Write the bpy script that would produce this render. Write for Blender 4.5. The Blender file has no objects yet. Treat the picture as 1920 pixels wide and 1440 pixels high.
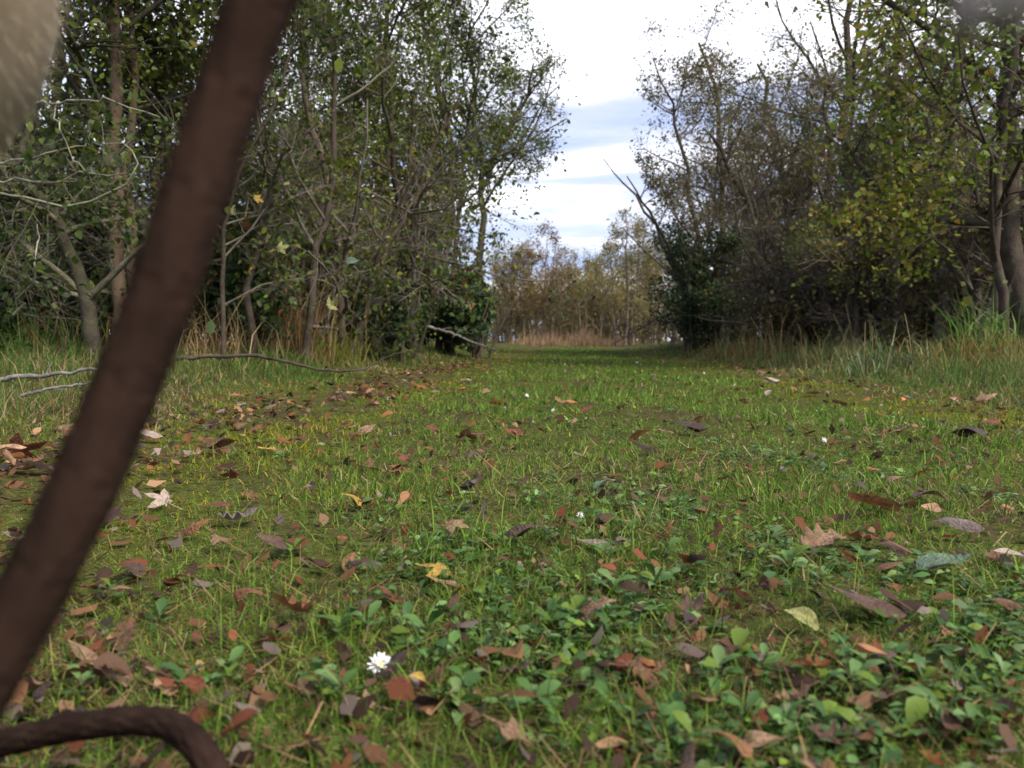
import bpy, math, random
import numpy as np
from mathutils import Vector

sc = bpy.context.scene
COL = sc.collection
R = math.radians

# ------------------------------------------------------------------ camera
F = 1498.0                      # focal length in pixels of a 1920 px wide frame
HORIZON = 638.0
PITCH = math.atan((720 - HORIZON) / F)
CAM = np.array([0.0, 0.0, 0.25])
cd = bpy.data.cameras.new('camera'); cam = bpy.data.objects.new('camera', cd); COL.objects.link(cam)
cam.location = CAM; cam.rotation_euler = (math.pi / 2 - PITCH, 0, 0)
cd.sensor_width = 36; cd.lens = 36 * F / 1920
cd.clip_start = 0.01; cd.clip_end = 1000
cd.dof.use_dof = True; cd.dof.focus_distance = 1.35; cd.dof.aperture_fstop = cd.lens / 3.1
sc.camera = cam

# ------------------------------------------------------------------ sky, sun, exposure
SUN_EL, SUN_AZ = R(44), R(132)          # azimuth clockwise from +Y (the view direction)
w = bpy.data.worlds.new('World'); sc.world = w; w.use_nodes = True
nt = w.node_tree; N = nt.nodes; Lk = nt.links; N.clear()
def nd(t, **kw):
    n = N.new(t)
    for k, v in kw.items(): setattr(n, k, v)
    return n
def wmath(op, a, b=None, c=None):
    n = nd('ShaderNodeMath', operation=op)
    for i, v in enumerate((a, b, c)):
        if v is None: continue
        if isinstance(v, (int, float)): n.inputs[i].default_value = v
        else: Lk.new(v, n.inputs[i])
    return n.outputs[0]
out = nd('ShaderNodeOutputWorld'); bg = nd('ShaderNodeBackground'); Lk.new(bg.outputs[0], out.inputs[0])
sky = nd('ShaderNodeTexSky', sky_type='NISHITA', sun_disc=False, sun_elevation=SUN_EL, sun_rotation=SUN_AZ)
tc = nd('ShaderNodeTexCoord'); sep = nd('ShaderNodeSeparateXYZ'); Lk.new(tc.outputs['Generated'], sep.inputs[0])
zz = wmath('MAXIMUM', sep.outputs[2], 0.0)
den = wmath('ADD', zz, 0.10)
cmb = nd('ShaderNodeCombineXYZ')
Lk.new(wmath('DIVIDE', sep.outputs[0], den), cmb.inputs[0]); Lk.new(wmath('DIVIDE', sep.outputs[1], den), cmb.inputs[1])
mp = nd('ShaderNodeMapping'); Lk.new(cmb.outputs[0], mp.inputs[0])
mp.inputs['Location'].default_value = (9.4, 6.1, 0.0); mp.inputs['Scale'].default_value = (0.42, 1.0, 1.0)
nz = nd('ShaderNodeTexNoise'); Lk.new(mp.outputs[0], nz.inputs['Vector'])
nz.inputs['Scale'].default_value = 0.95; nz.inputs['Detail'].default_value = 8; nz.inputs['Roughness'].default_value = 0.56; nz.inputs['Distortion'].default_value = 0.5
cr = nd('ShaderNodeValToRGB'); Lk.new(nz.outputs[0], cr.inputs[0])
e = cr.color_ramp.elements
e[0].position = 0.40; e[0].color = (1.3, 1.65, 2.75, 1)
e[1].position = 0.61; e[1].color = (5.4, 5.3, 5.4, 1)
e2 = cr.color_ramp.elements.new(0.50); e2.color = (2.1, 2.25, 2.95, 1)
mxs = nd('ShaderNodeMix', data_type='RGBA'); mxs.inputs[0].default_value = 0.9
Lk.new(sky.outputs[0], mxs.inputs[6]); Lk.new(cr.outputs[0], mxs.inputs[7])
Lk.new(mxs.outputs[2], bg.inputs[0]); bg.inputs[1].default_value = 0.10

sd = bpy.data.lights.new('sun', 'SUN'); so = bpy.data.objects.new('sun', sd); COL.objects.link(so)
sd.energy = 1.5; sd.angle = R(10); sd.color = (1.0, 0.93, 0.80)
dvec = Vector((math.sin(SUN_AZ) * math.cos(SUN_EL), math.cos(SUN_AZ) * math.cos(SUN_EL), math.sin(SUN_EL)))
so.rotation_euler = dvec.to_track_quat('Z', 'Y').to_euler(); so.location = (3, -3, 12)
sc.view_settings.view_transform = 'Standard'; sc.view_settings.look = 'None'
sc.view_settings.exposure = 1.95; sc.view_settings.gamma = 1.0; sc.view_settings.use_curve_mapping = False
sc.cycles.max_bounces = 5; sc.cycles.diffuse_bounces = 3; sc.cycles.glossy_bounces = 2; sc.cycles.transmission_bounces = 3
sc.cycles.transparent_max_bounces = 4; sc.cycles.caustics_reflective = False; sc.cycles.caustics_refractive = False
sc.cycles.use_denoising = True
sc.cycles.sample_clamp_indirect = 4

# ------------------------------------------------------------------ helpers
def rng_(s): return np.random.default_rng(s)
def unit(v): return v / np.maximum(np.linalg.norm(v, axis=-1, keepdims=True), 1e-9)

def ray(px, py):
    f = np.array([0, math.cos(PITCH), -math.sin(PITCH)]); u = np.array([0, math.sin(PITCH), math.cos(PITCH)])
    return f + (px - 960) / F * np.array([1.0, 0, 0]) + (720 - py) / F * u
def at(px, py, Y):
    """the point at distance Y ahead on the line of sight through a pixel of the photograph"""
    d = ray(px, py); return CAM + d * (Y / d[1])

SLOPE = 0.067                   # the ride runs a little to the right
def sstep(x): x = np.clip(x, 0, 1); return x * x * (3 - 2 * x)
def H(x, y):
    x = np.asarray(x, float); y = np.asarray(y, float); u = x - SLOPE * y
    h = 0.012 * np.sin(2.3 * x + 1.1 * y + .4) * np.sin(1.9 * y - .7 * x) + .006 * np.sin(7.1 * x + 2.0) * np.sin(5.3 * y + 1.0 + 2 * x)
    h = h * np.clip(y / 1.2, .35, 1)
    h = h + .13 * sstep((-1.05 - u) / 1.6) + .09 * sstep((u - 1.55) / 1.8)
    h = h + .004 * np.sin(23 * x + 1.7 * np.sin(11 * y)) * np.sin(19 * y + 2 * x)
    return h
def ground(px, py):
    d = ray(px, py); t = 1.0
    z = 0.0
    for _ in range(12):
        t = (z - CAM[2]) / d[2]; p = CAM + d * t; z = float(H(p[0], p[1]))
    return CAM + d * t

def mesh(name, V, faces, col=None, smooth=False):
    """V (n,3); faces: list of (m,k) index arrays; col (n,3) linear colours per vertex"""
    me = bpy.data.meshes.new(name)
    V = np.asarray(V, np.float32)
    faces = [np.asarray(f, np.int32) for f in faces if len(f)]
    me.vertices.add(len(V)); me.vertices.foreach_set('co', V.ravel())
    nl = sum(f.size for f in faces); npoly = sum(len(f) for f in faces)
    me.loops.add(nl); me.polygons.add(npoly)
    me.loops.foreach_set('vertex_index', np.concatenate([f.ravel() for f in faces]))
    tot = np.concatenate([np.full(len(f), f.shape[1], np.int32) for f in faces])
    st = np.concatenate([[0], np.cumsum(tot)[:-1]]).astype(np.int32)
    me.polygons.foreach_set('loop_start', st); me.polygons.foreach_set('loop_total', tot)
    if smooth: me.polygons.foreach_set('use_smooth', np.ones(npoly, bool))
    me.update(calc_edges=True)
    if col is not None:
        a = me.color_attributes.new('tint', 'FLOAT_COLOR', 'POINT')
        c = np.ones((len(V), 4), np.float32); c[:, :3] = col; a.data.foreach_set('color', c.ravel())
    return me
def obj(name, me, mat=None, parent=None, loc=(0, 0, 0)):
    o = bpy.data.objects.new(name, me); COL.objects.link(o)
    if mat is not None and me is not None and not me.materials: me.materials.append(mat)
    o.location = loc
    if parent is not None: o.parent = parent
    return o
def tag(o, label=None, cat=None, group=None, kind=None):
    for k, v in (('label', label), ('category', cat), ('group', group), ('kind', kind)):
        if v: o[k] = v
    return o
def thing(name, label, cat, loc=(0, 0, 0), group=None):
    o = bpy.data.objects.new(name, None); COL.objects.link(o); o.location = loc; o.empty_display_size = .1
    return tag(o, label, cat, group)

# ------------------------------------------------------------------ materials
def material(name):
    m = bpy.data.materials.new(name); m.use_nodes = True
    t = m.node_tree; b = t.nodes['Principled BSDF']; return m, t, b
def noise(t, scale, detail=4, rough=.55, coord='Object'):
    c = t.nodes.new('ShaderNodeTexCoord'); n = t.nodes.new('ShaderNodeTexNoise')
    t.links.new(c.outputs[coord], n.inputs['Vector'])
    n.inputs['Scale'].default_value = scale; n.inputs['Detail'].default_value = detail; n.inputs['Roughness'].default_value = rough
    return n.outputs[0]
def ramp(t, fac, stops):
    r = t.nodes.new('ShaderNodeValToRGB'); t.links.new(fac, r.inputs[0]); el = r.color_ramp.elements
    while len(el) < len(stops): el.new(.5)
    for q, (p, c) in zip(el, stops): q.position = p; q.color = (*c, 1)
    return r.outputs[0]
def mixc(t, a, b, f=.5, mode='MIX'):
    n = t.nodes.new('ShaderNodeMix'); n.data_type = 'RGBA'; n.blend_type = mode
    for s, v in ((0, f), (6, a), (7, b)):
        if hasattr(v, 'is_linked'): t.links.new(v, n.inputs[s])
        elif s == 0: n.inputs[0].default_value = v
        else: n.inputs[s].default_value = (*v, 1)
    return n.outputs[2]
def bump(t, b, fac, strength=.4, dist=.01):
    n = t.nodes.new('ShaderNodeBump'); n.inputs['Strength'].default_value = strength; n.inputs['Distance'].default_value = dist
    t.links.new(fac, n.inputs['Height']); t.links.new(n.outputs[0], b.inputs['Normal'])

def foliage_mat(name, trans=.35, rough=.5, spec=.35):
    m, t, b = material(name)
    a = t.nodes.new('ShaderNodeVertexColor'); a.layer_name = 'tint'
    b.inputs['Roughness'].default_value = rough; b.inputs['Specular IOR Level'].default_value = spec
    t.links.new(a.outputs[0], b.inputs['Base Color'])
    tr = t.nodes.new('ShaderNodeBsdfTranslucent'); t.links.new(a.outputs[0], tr.inputs[0])
    mx = t.nodes.new('ShaderNodeMixShader'); mx.inputs[0].default_value = trans
    t.links.new(b.outputs[0], mx.inputs[1]); t.links.new(tr.outputs[0], mx.inputs[2])
    t.links.new(mx.outputs[0], t.nodes['Material Output'].inputs[0])
    return m
M_LEAF = foliage_mat('foliage', .45, .55, .3)
M_GRASS = foliage_mat('grass_blade', .35, .65, .10)
M_WEED = foliage_mat('weed_leaf', .25, .48, .28)

def bark_mat(name, c1, c2, c3, scale=9):
    m, t, b = material(name)
    n = noise(t, scale, 6, .65); n2 = noise(t, scale * 7, 3)
    c = ramp(t, n, [(.3, c1), (.5, c2), (.68, c3)])
    t.links.new(c, b.inputs['Base Color']); b.inputs['Roughness'].default_value = .9; b.inputs['Specular IOR Level'].default_value = .15
    bump(t, b, n2, .6, .01); return m
M_BARK_DARK = bark_mat('bark_dark', (.022, .019, .014), (.050, .042, .030), (.070, .072, .040))
M_BARK_RED = bark_mat('bark_reddish', (.050, .034, .025), (.105, .070, .050), (.09, .085, .05))
M_BARK_BROWN = bark_mat('bark_brown', (.032, .024, .019), (.068, .052, .040), (.095, .082, .058))
M_BARK_TWIG = bark_mat('bark_twig', (.070, .056, .046), (.135, .112, .092), (.18, .16, .13))
M_BARK_LICHEN = bark_mat('bark_lichen', (.14, .13, .095), (.27, .255, .18), (.40, .40, .25), 14)
M_BARK_FAR = bark_mat('bark_far', (.075, .056, .042), (.13, .10, .072), (.15, .125, .09))  # lighter brown, with a slight distance haze mixed into the colour
M_BARK_GREY = bark_mat('bark_grey_lichen', (.045, .042, .031), (.105, .098, .068), (.20, .19, .12), 14)
M_STICK = bark_mat('dead_stick', (.075, .065, .058), (.17, .155, .145), (.26, .25, .23), 20)

m, t, b = material('soil_and_moss'); M_SOIL = m  # real soil and moss, darkened to carry contact shade in gaps between weeds
n1 = noise(t, 3.0, 6, .65); n2 = noise(t, 60, 4, .7)
soil = ramp(t, n2, [(.3, (.022, .016, .010)), (.5, (.055, .040, .022)), (.7, (.10, .075, .040))])
moss = ramp(t, n2, [(.3, (.022, .032, .008)), (.55, (.070, .088, .015)), (.75, (.13, .14, .025))])
f = ramp(t, n1, [(.40, (.15, .15, .15)), (.60, (.9, .9, .9))])
t.links.new(mixc(t, soil, moss, f), b.inputs['Base Color']); b.inputs['Roughness'].default_value = 1.0; b.inputs['Specular IOR Level'].default_value = .03
bump(t, b, n2, .8, .01)

m, t, b = material('fallen_leaf'); M_FALLEN = m
oi = t.nodes.new('ShaderNodeObjectInfo'); n1 = noise(t, 3.2, 5, .6); n2 = noise(t, 14, 4)
vc = t.nodes.new('ShaderNodeVertexColor'); vc.layer_name = 'tint'
k = ramp(t, n1, [(.3, (.45, .42, .42)), (.55, (1.0, 1.0, 1.0)), (.72, (1.2, 1.12, 1.0))])
c = mixc(t, oi.outputs['Color'], k, 1.0, 'MULTIPLY'); c = mixc(t, c, vc.outputs[0], 1.0, 'MULTIPLY')
t.links.new(c, b.inputs['Base Color']); b.inputs['Roughness'].default_value = .48; b.inputs['Specular IOR Level'].default_value = .4
bump(t, b, n2, .5, .05)
tr = t.nodes.new('ShaderNodeBsdfTranslucent'); t.links.new(c, tr.inputs[0]); mx = t.nodes.new('ShaderNodeMixShader'); mx.inputs[0].default_value = .2
t.links.new(b.outputs[0], mx.inputs[1]); t.links.new(tr.outputs[0], mx.inputs[2]); t.links.new(mx.outputs[0], t.nodes['Material Output'].inputs[0])

m, t, b = material('rope'); M_ROPE = m
n1 = noise(t, 55, 4); n2 = noise(t, 900, 3)
t.links.new(ramp(t, n1, [(.3, (.015, .0082, .0058)), (.7, (.033, .0180, .0128))]), b.inputs['Base Color'])
b.inputs['Roughness'].default_value = .95; b.inputs['Specular IOR Level'].default_value = .1; bump(t, b, n2, .5, .001)

m, t, b = material('dog_fur'); M_FUR = m
n1 = noise(t, 9, 4)
t.links.new(ramp(t, n1, [(.3, (.16, .115, .065)), (.7, (.24, .18, .11))]), b.inputs['Base Color'])
b.inputs['Roughness'].default_value = .8
M_HAIR = foliage_mat('dog_hair', .5, .5, .3)

def plain(name, c, rough=.6, spec=.3):
    m, t, b = material(name); n = noise(t, 40, 3)
    t.links.new(ramp(t, n, [(.3, tuple(v * .8 for v in c)), (.7, c)]), b.inputs['Base Color'])
    b.inputs['Roughness'].default_value = rough; b.inputs['Specular IOR Level'].default_value = spec; return m
M_PETAL = plain('white_petal', (.82, .80, .82)); M_DISC = plain('daisy_disc', (.62, .52, .16)); M_STEM = plain('green_stem', (.07, .12, .03))
M_NOSE = plain('dark_nose', (.03, .02, .02)); M_COLLAR = plain('collar_webbing', (.10, .03, .02))

# ------------------------------------------------------------------ ground
def grid_axis(segs):
    a = [np.linspace(s, e, n, endpoint=False) for s, e, n in segs]; return np.concatenate(a + [[segs[-1][1]]])
gx = grid_axis([(-220, -12, 10), (-12, -3, 16), (-3, 3, 100), (3, 12, 16), (12, 220, 10)])
gy = grid_axis([(-160, -4, 12), (-4, 0, 14), (0, 5, 90), (5, 20, 45), (20, 300, 20)])
X, Y = np.meshgrid(gx, gy, indexing='ij'); nx, ny = X.shape
V = np.stack([X, Y, H(X, Y)], -1).reshape(-1, 3)
ii, jj = np.meshgrid(np.arange(nx - 1), np.arange(ny - 1), indexing='ij'); q = (ii * ny + jj).ravel()
g = obj('ground', mesh('ground', V, [np.stack([q, q + ny, q + ny + 1, q + 1], 1)], smooth=True), M_SOIL)
tag(g, 'mossy brown soil of the grassy ride and its verges', kind='structure')

# ------------------------------------------------------------------ tree machinery
def tubes(P, Rr, S):
    """P (B,K,3) polylines, Rr (B,K) radii -> verts, quads"""
    B, K, _ = P.shape
    T = np.empty_like(P); T[:, 1:-1] = P[:, 2:] - P[:, :-2]; T[:, 0] = P[:, 1] - P[:, 0]; T[:, -1] = P[:, -1] - P[:, -2]
    T = unit(T)
    ref = np.where(np.abs(T[:, :1, 2:]) > .8, np.array([1., .2, 0]), np.array([.1, .2, 1.]))
    n = unit(np.cross(T, np.broadcast_to(ref, T.shape))); bn = np.cross(T, n)
    a = np.arange(S) * 2 * math.pi / S
    V = P[:, :, None] + Rr[:, :, None, None] * (np.cos(a)[None, None, :, None] * n[:, :, None] + np.sin(a)[None, None, :, None] * bn[:, :, None])
    b_, k_, s_ = np.meshgrid(np.arange(B), np.arange(K - 1), np.arange(S), indexing='ij')
    i0 = (b_ * K + k_) * S
    q = np.stack([i0 + s_, i0 + (s_ + 1) % S, i0 + S + (s_ + 1) % S, i0 + S + s_], -1).reshape(-1, 4)
    return V.reshape(-1, 3), q
def spikes(P, Rr):
    """like tubes() with three sides, but each polyline ends in a point"""
    B, K, _ = P.shape
    Vr, q = tubes(P, Rr, 3); Vr = Vr.reshape(B, K, 3, 3)
    V = np.concatenate([Vr[:, :-1].reshape(B, -1, 3), P[:, -1:]], 1); m_ = 3 * (K - 1) + 1
    b_ = (np.arange(B) * m_)[:, None, None]; s_ = np.arange(3)[None, None]; Fl = []
    if K > 2:
        k_ = (np.arange(K - 2) * 3)[None, :, None]
        Fl.append(np.stack(np.broadcast_arrays(b_ + k_ + s_, b_ + k_ + (s_ + 1) % 3, b_ + k_ + 3 + (s_ + 1) % 3, b_ + k_ + 3 + s_), -1).reshape(-1, 4))
    l_ = 3 * (K - 2)
    Fl.append(np.stack(np.broadcast_arrays(b_ + l_ + s_, b_ + l_ + (s_ + 1) % 3, b_ + m_ - 1), -1).reshape(-1, 3))
    return V.reshape(-1, 3), Fl
def join(parts):
    Vs, Fs, o = [], [], 0
    for v, f in parts:
        Vs.append(v); Fs += [x + o for x in (f if isinstance(f, list) else [f])]; o += len(v)
    return np.concatenate(Vs), Fs
def resample(pts, K):
    pts = np.asarray(pts, float); s = np.concatenate([[0], np.cumsum(np.linalg.norm(np.diff(pts, axis=0), axis=1))])
    q = np.linspace(0, s[-1], K); r = np.stack([np.interp(q, s, pts[:, i]) for i in range(3)], 1)
    for _ in range(2): r[1:-1] = .25 * r[:-2] + .5 * r[1:-1] + .25 * r[2:]
    return r
def along(P, Rr, bi, t):
    K = P.shape[1]; x = t * (K - 1); i = np.minimum(x.astype(int), K - 2); f = (x - i)[:, None]
    a, c = P[bi, i], P[bi, i + 1]
    return a + (c - a) * f, unit(c - a), Rr[bi, i] + (Rr[bi, i + 1] - Rr[bi, i]) * f[:, 0]
def sprout(rg, P, Rr, n, t0, t1, lr, ang, K, wander, up, rr=.55, keep=None, lmin=.05):
    B = P.shape[0]; L = np.linalg.norm(np.diff(P, axis=1), axis=2).sum(1)
    cnt = np.maximum(1, rg.poisson(n, B)); bi = np.repeat(np.arange(B), cnt); M = len(bi)
    t = rg.uniform(t0, t1, M); p, T, r = along(P, Rr, bi, t)
    ln = np.maximum(L[bi] * rg.uniform(lr[0], lr[1], M) * (1.15 - .6 * t), lmin)
    a = np.radians(rg.uniform(ang[0], ang[1], M)); nrm = unit(np.cross(T, rg.normal(size=(M, 3))))
    d = np.cos(a)[:, None] * T + np.sin(a)[:, None] * nrm
    Q = np.empty((M, K, 3)); Q[:, 0] = p
    for i in range(1, K):
        d = unit(d + wander * rg.normal(size=(M, 3)) + np.array([0, 0, up])); Q[:, i] = Q[:, i - 1] + d * (ln / (K - 1))[:, None]
    r0 = np.minimum(r * rr, ln * .03 + .002)
    Q_r = r0[:, None] * np.linspace(1, .35, K)[None]
    ok = Q[:, -1, 2] > .05
    if keep is not None: ok &= keep(Q[:, -1]) & keep(Q[:, K // 2])
    return Q[ok], Q_r[ok]
def leaves(rg, Ps, n, size, pal, jit=.04, wid=.62, updown=.35, keep=None, hang=0, simple=False):
    """n leaves strewn along the polylines in Ps; each a folded blade of six corners"""
    bk = rg.choice(len(Ps), n, p=np.array([len(p) * (1.5 if i else 1) for i, p in enumerate(Ps)], float) / sum(len(p) * (1.5 if i else 1) for i, p in enumerate(Ps)))
    pos = np.empty((n, 3)); tan = np.empty((n, 3))
    for k, P in enumerate(Ps):
        s = np.where(bk == k)[0]
        if not len(s): continue
        bi = rg.integers(0, len(P), len(s)); p, T, _ = along(P, np.zeros(P.shape[:2]), bi, rg.uniform(.2, 1, len(s)) ** .8); pos[s] = p; tan[s] = T
    pos += rg.normal(size=(n, 3)) * jit
    if keep is not None: k = keep(pos) & (pos[:, 2] > .03); pos, tan = pos[k], tan[k]; n = len(pos)
    ax = unit(tan * .5 + rg.normal(size=(n, 3)) * .8 + np.array([0, 0, -hang]))
    nr = unit(np.cross(ax, unit(np.cross(rg.normal(size=(n, 3)) + np.array([0, 0, 1 / updown * .6]), ax))))
    sd_ = np.cross(ax, nr); s = size * np.exp(rg.normal(size=n) * .28)
    s = s[:, None]; b0 = pos
    fold = rg.uniform(-.05, .3, n)[:, None] * s
    V = np.stack([b0, b0 + ax * s * .35 + sd_ * s * wid * .5 + nr * fold, b0 + ax * s * .78 + sd_ * s * wid * .36 + nr * fold * .8,
                  b0 + ax * s, b0 + ax * s * .78 - sd_ * s * wid * .36 + nr * fold * .8, b0 + ax * s * .35 - sd_ * s * wid * .5 + nr * fold], 1)
    if simple: V = V[:, [0, 1, 3, 5]]
    kc = V.shape[1]; i = np.arange(n) * kc
    F4 = np.stack([i, i + 1, i + 2, i + 3], 1) if simple else np.concatenate([np.stack([i, i + 1, i + 2, i + 3], 1), np.stack([i, i + 3, i + 4, i + 5], 1)])
    pal = np.asarray(pal, float); w_ = pal[:, 3] / pal[:, 3].sum()
    # neighbouring leaves share a hue: clumps from a smooth field
    ph = rg.uniform(0, 6, 6)
    fld = np.sin(pos[:, 0] * 2.3 + ph[0]) + np.sin(pos[:, 1] * 2.1 + ph[1]) + np.sin(pos[:, 2] * 2.9 + ph[2])
    cu = np.clip(.5 + fld / 7 + rg.normal(size=n) * .24, 0, .999)
    ci = np.searchsorted(np.cumsum(w_), cu); ci = np.minimum(ci, len(pal) - 1)
    c = pal[ci, :3] * np.exp(rg.normal(size=(n, 1)) * .22)
    return V.reshape(-1, 3), F4, np.repeat(c, kc, axis=0)

# palettes: r g b weight, ordered so that the clump field runs through them
P_OAK = [(.042, .070, .016, 2), (.075, .105, .018, 3), (.115, .145, .020, 3), (.155, .160, .025, 1.6), (.17, .13, .03, .5)]
P_DARK = [(0.041, 0.066, 0.022, 3), (0.067, 0.098, 0.026, 3), (0.104, 0.128, 0.029, 1.8), (0.159, 0.159, 0.034, .6)]
P_MAPLE = [(.075, .130, .020, 2), (.115, .175, .022, 3), (.17, .21, .026, 3), (.22, .22, .03, 1.6), (.24, .17, .035, .3)]
P_BROWN = [(0.091, 0.098, 0.034, 2), (0.140, 0.128, 0.048, 2), (0.159, 0.122, 0.070, 2), (0.189, 0.140, 0.084, 1.5), (0.207, 0.195, 0.048, 1)]
P_FAR = [(.19, .145, .075, 2.5), (.23, .18, .075, 2.5), (.24, .20, .07, 2), (.18, .18, .065, 1.5), (.28, .19, .08, 1)]  # tan autumn leaves, brightened as well: slight haze is in these colours
P_BUSH = [(.034, .066, .028, 3), (.050, .095, .036, 3), (.075, .125, .042, 2), (.12, .15, .04, .8), (.2, .09, .03, .2)]

HAW = [dict(n=13, t0=.18, t1=1, lr=(.30, .52), ang=(35, 80), K=7, wander=.16, up=.05),
       dict(n=9, t0=.12, t1=1, lr=(.30, .55), ang=(35, 75), K=5, wander=.24, up=.03),
       dict(n=8, t0=.1, t1=1, lr=(.34, .70), ang=(30, 75), K=3, wander=.30, up=.02)]
FINE = dict(n=5, t0=.1, t1=1, lr=(.4, .85), ang=(35, 80), K=2, wander=.2, up=.0)
def lv(base, **kw): return [dict(x, **kw) for x in base]

def tree(name, label, cat, seed, trunks, levels, nleaf, size, pal, bark, twigbark=None, keep=None, group=None, jit=.05, hand=None, leafmat=None, hang=0, wid=.62, leaf_levels=2, handbark=None):
    """trunks: list of (points, radius at foot, radius at tip); thing > trunk, branchwork, crown"""
    rg = rng_(seed); K0 = 14
    P = np.stack([resample(p, K0) for p, _, _ in trunks])
    P[:, 1:-1] += rg.normal(size=P[:, 1:-1].shape) * .012 * np.linalg.norm(P[:, -1] - P[:, 0], axis=1)[:, None, None] * .5
    Rr = np.stack([np.linspace(1, 0, K0) ** .8 * (a - c) + c for _, a, c in trunks])
    Rr[:, 0] *= 1.35
    base = P[0, 0].copy()
    root = thing(name, label, cat, base, group)
    for j in range(len(P)):
        Vt, Ft = tubes(P[j:j + 1], Rr[j:j + 1], 9); obj('trunk', mesh('trunk', Vt - base, [Ft], smooth=True), bark, root)
    Ps, parts = [P], []
    if hand:
        HP = np.stack([resample(p, 12) for p, _ in hand]); HP[:, 1:-1] += rg.normal(size=HP[:, 1:-1].shape) * .012
        HR = np.stack([np.linspace(1, .3, 12) * r for _, r in hand])
        for j in range(len(HP)):
            Vh, Fh = tubes(HP[j:j + 1], HR[j:j + 1], 6); obj('limb', mesh('limb', Vh - base, [Fh], smooth=True), handbark or twigbark or bark, root)
    cur, cr_ = P, Rr
    for i, l in enumerate(levels):
        Q, Qr = sprout(rg, cur, cr_, keep=keep, **l)
        if hand and i == 1:
            q2, r2 = sprout(rg, HP, HR, keep=keep, **dict(l, n=10, lr=(.2, .45))); Q = np.concatenate([Q, q2]); Qr = np.concatenate([Qr, r2])
        if len(Q) == 0: break
        parts.append(tubes(Q, Qr, 5) if i == 0 else spikes(Q, Qr)); Ps.append(Q); cur, cr_ = Q, Qr
    Vb, Fb = join(parts); bo = obj('branchwork', mesh('branchwork', Vb - base, Fb, smooth=True), twigbark or bark, root)
    if nleaf:
        nleaf = int(min(nleaf, 4.5 * len(Ps[-1]))); Vl, Fl, Cl = leaves(rg, Ps[-leaf_levels:], nleaf, size, pal, jit, keep=keep, hang=hang, wid=wid, simple=np.min(np.linalg.norm(P[:, 0], axis=1)) > 7)
        obj('crown', mesh('crown', Vl - base, [Fl], Cl), leafmat or M_LEAF, root)
    return root

def copy_thing(src, x, y, rz, sc_, label):
    r = src.copy(); COL.objects.link(r); r.location = (x, y, float(H(x, y)) - .03); r.rotation_euler = (0, 0, rz); r.scale = (sc_,) * 3; r['label'] = label
    for ch in src.children:
        c = ch.copy(); COL.objects.link(c); c.parent = r
    return r
def stem_px(pxs, Y, wpx, wtip=None, foot=True):
    """a stem through pixels of the photograph at distance Y, its foot on the ground"""
    Ys = Y if isinstance(Y, (list, tuple)) else [Y] * len(pxs)
    pts = [at(px, py, y) for (px, py), y in zip(pxs, Ys)]
    if foot: pts[0][2] = H(pts[0][0], pts[0][1]) - .03
    r = wpx / F * Ys[0] / 2
    return (np.array(pts), r, (wtip or wpx * .3) / F * Ys[0] / 2)
def pole(x, y, h, lean=(0, 0), r=.06, rt=.012, rg=None):
    z = float(H(x, y)); rg = rg or random
    pts = [(x, y, z - .03)] + [(x + lean[0] * f * h + (random.random() - .5) * .1 * h * .6, y + lean[1] * f * h + (random.random() - .5) * .1 * h * .6, z + h * f) for f in (.33, .66, 1)]
    return (np.array(pts), r, rt)
random.seed(5)

# keep-outs: the open ride between the hedges
def keep_left(a, b=0.0, zb=0.0):
    return lambda p: (p[:, 0] - SLOPE * p[:, 1]) < a + b * np.clip(p[:, 2] - zb, 0, 3)
def keep_right(a, b=0.0, zb=0.0):
    return lambda p: (p[:, 0] - SLOPE * p[:, 1]) > a + b * np.clip(p[:, 2] - zb, 0, 3)

GL = 'trees of the left hedgerow'; GR = 'trees of the right hedgerow'; GF = 'autumn trees closing the far end of the ride'
# ---- left row
tree('maple_tree', 'tall straight reddish trunk with dark leafy top, between the dog and the leash', 'tree', 11,
     [stem_px([(222, 560), (216, 300), (208, 0), (205, -350), (215, -650)], 5.0, 30), stem_px([(250, 560), (243, 330), (250, 150), (235, -100), (270, -500)], 5.25, 18)],
     [dict(HAW[0], n=12, t0=.3), HAW[1], HAW[2], FINE], 22000, .036, P_OAK, M_BARK_RED, M_BARK_DARK, keep_left(-1.4), GL)
tree('ash_tree', 'dark tree forking in a wide V high up, partly behind the leash', 'tree', 12,
     [stem_px([(318, 590), (300, 380), (302, 110), (255, 0), (190, -250)], 5.6, 24), stem_px([(316, 420), (304, 120), (345, 50), (385, -20), (470, -300)], 5.6, 17, foot=False)],
     [dict(HAW[0], n=11, t0=.35), HAW[1], HAW[2], FINE], 20000, .036, P_OAK, M_BARK_DARK, M_BARK_DARK, keep_left(-1.4), GL)
hb = lambda *p, d=3.4, r=.006: (np.array([at(x, y, d + dd) for x, y, dd in p]), r)
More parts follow.
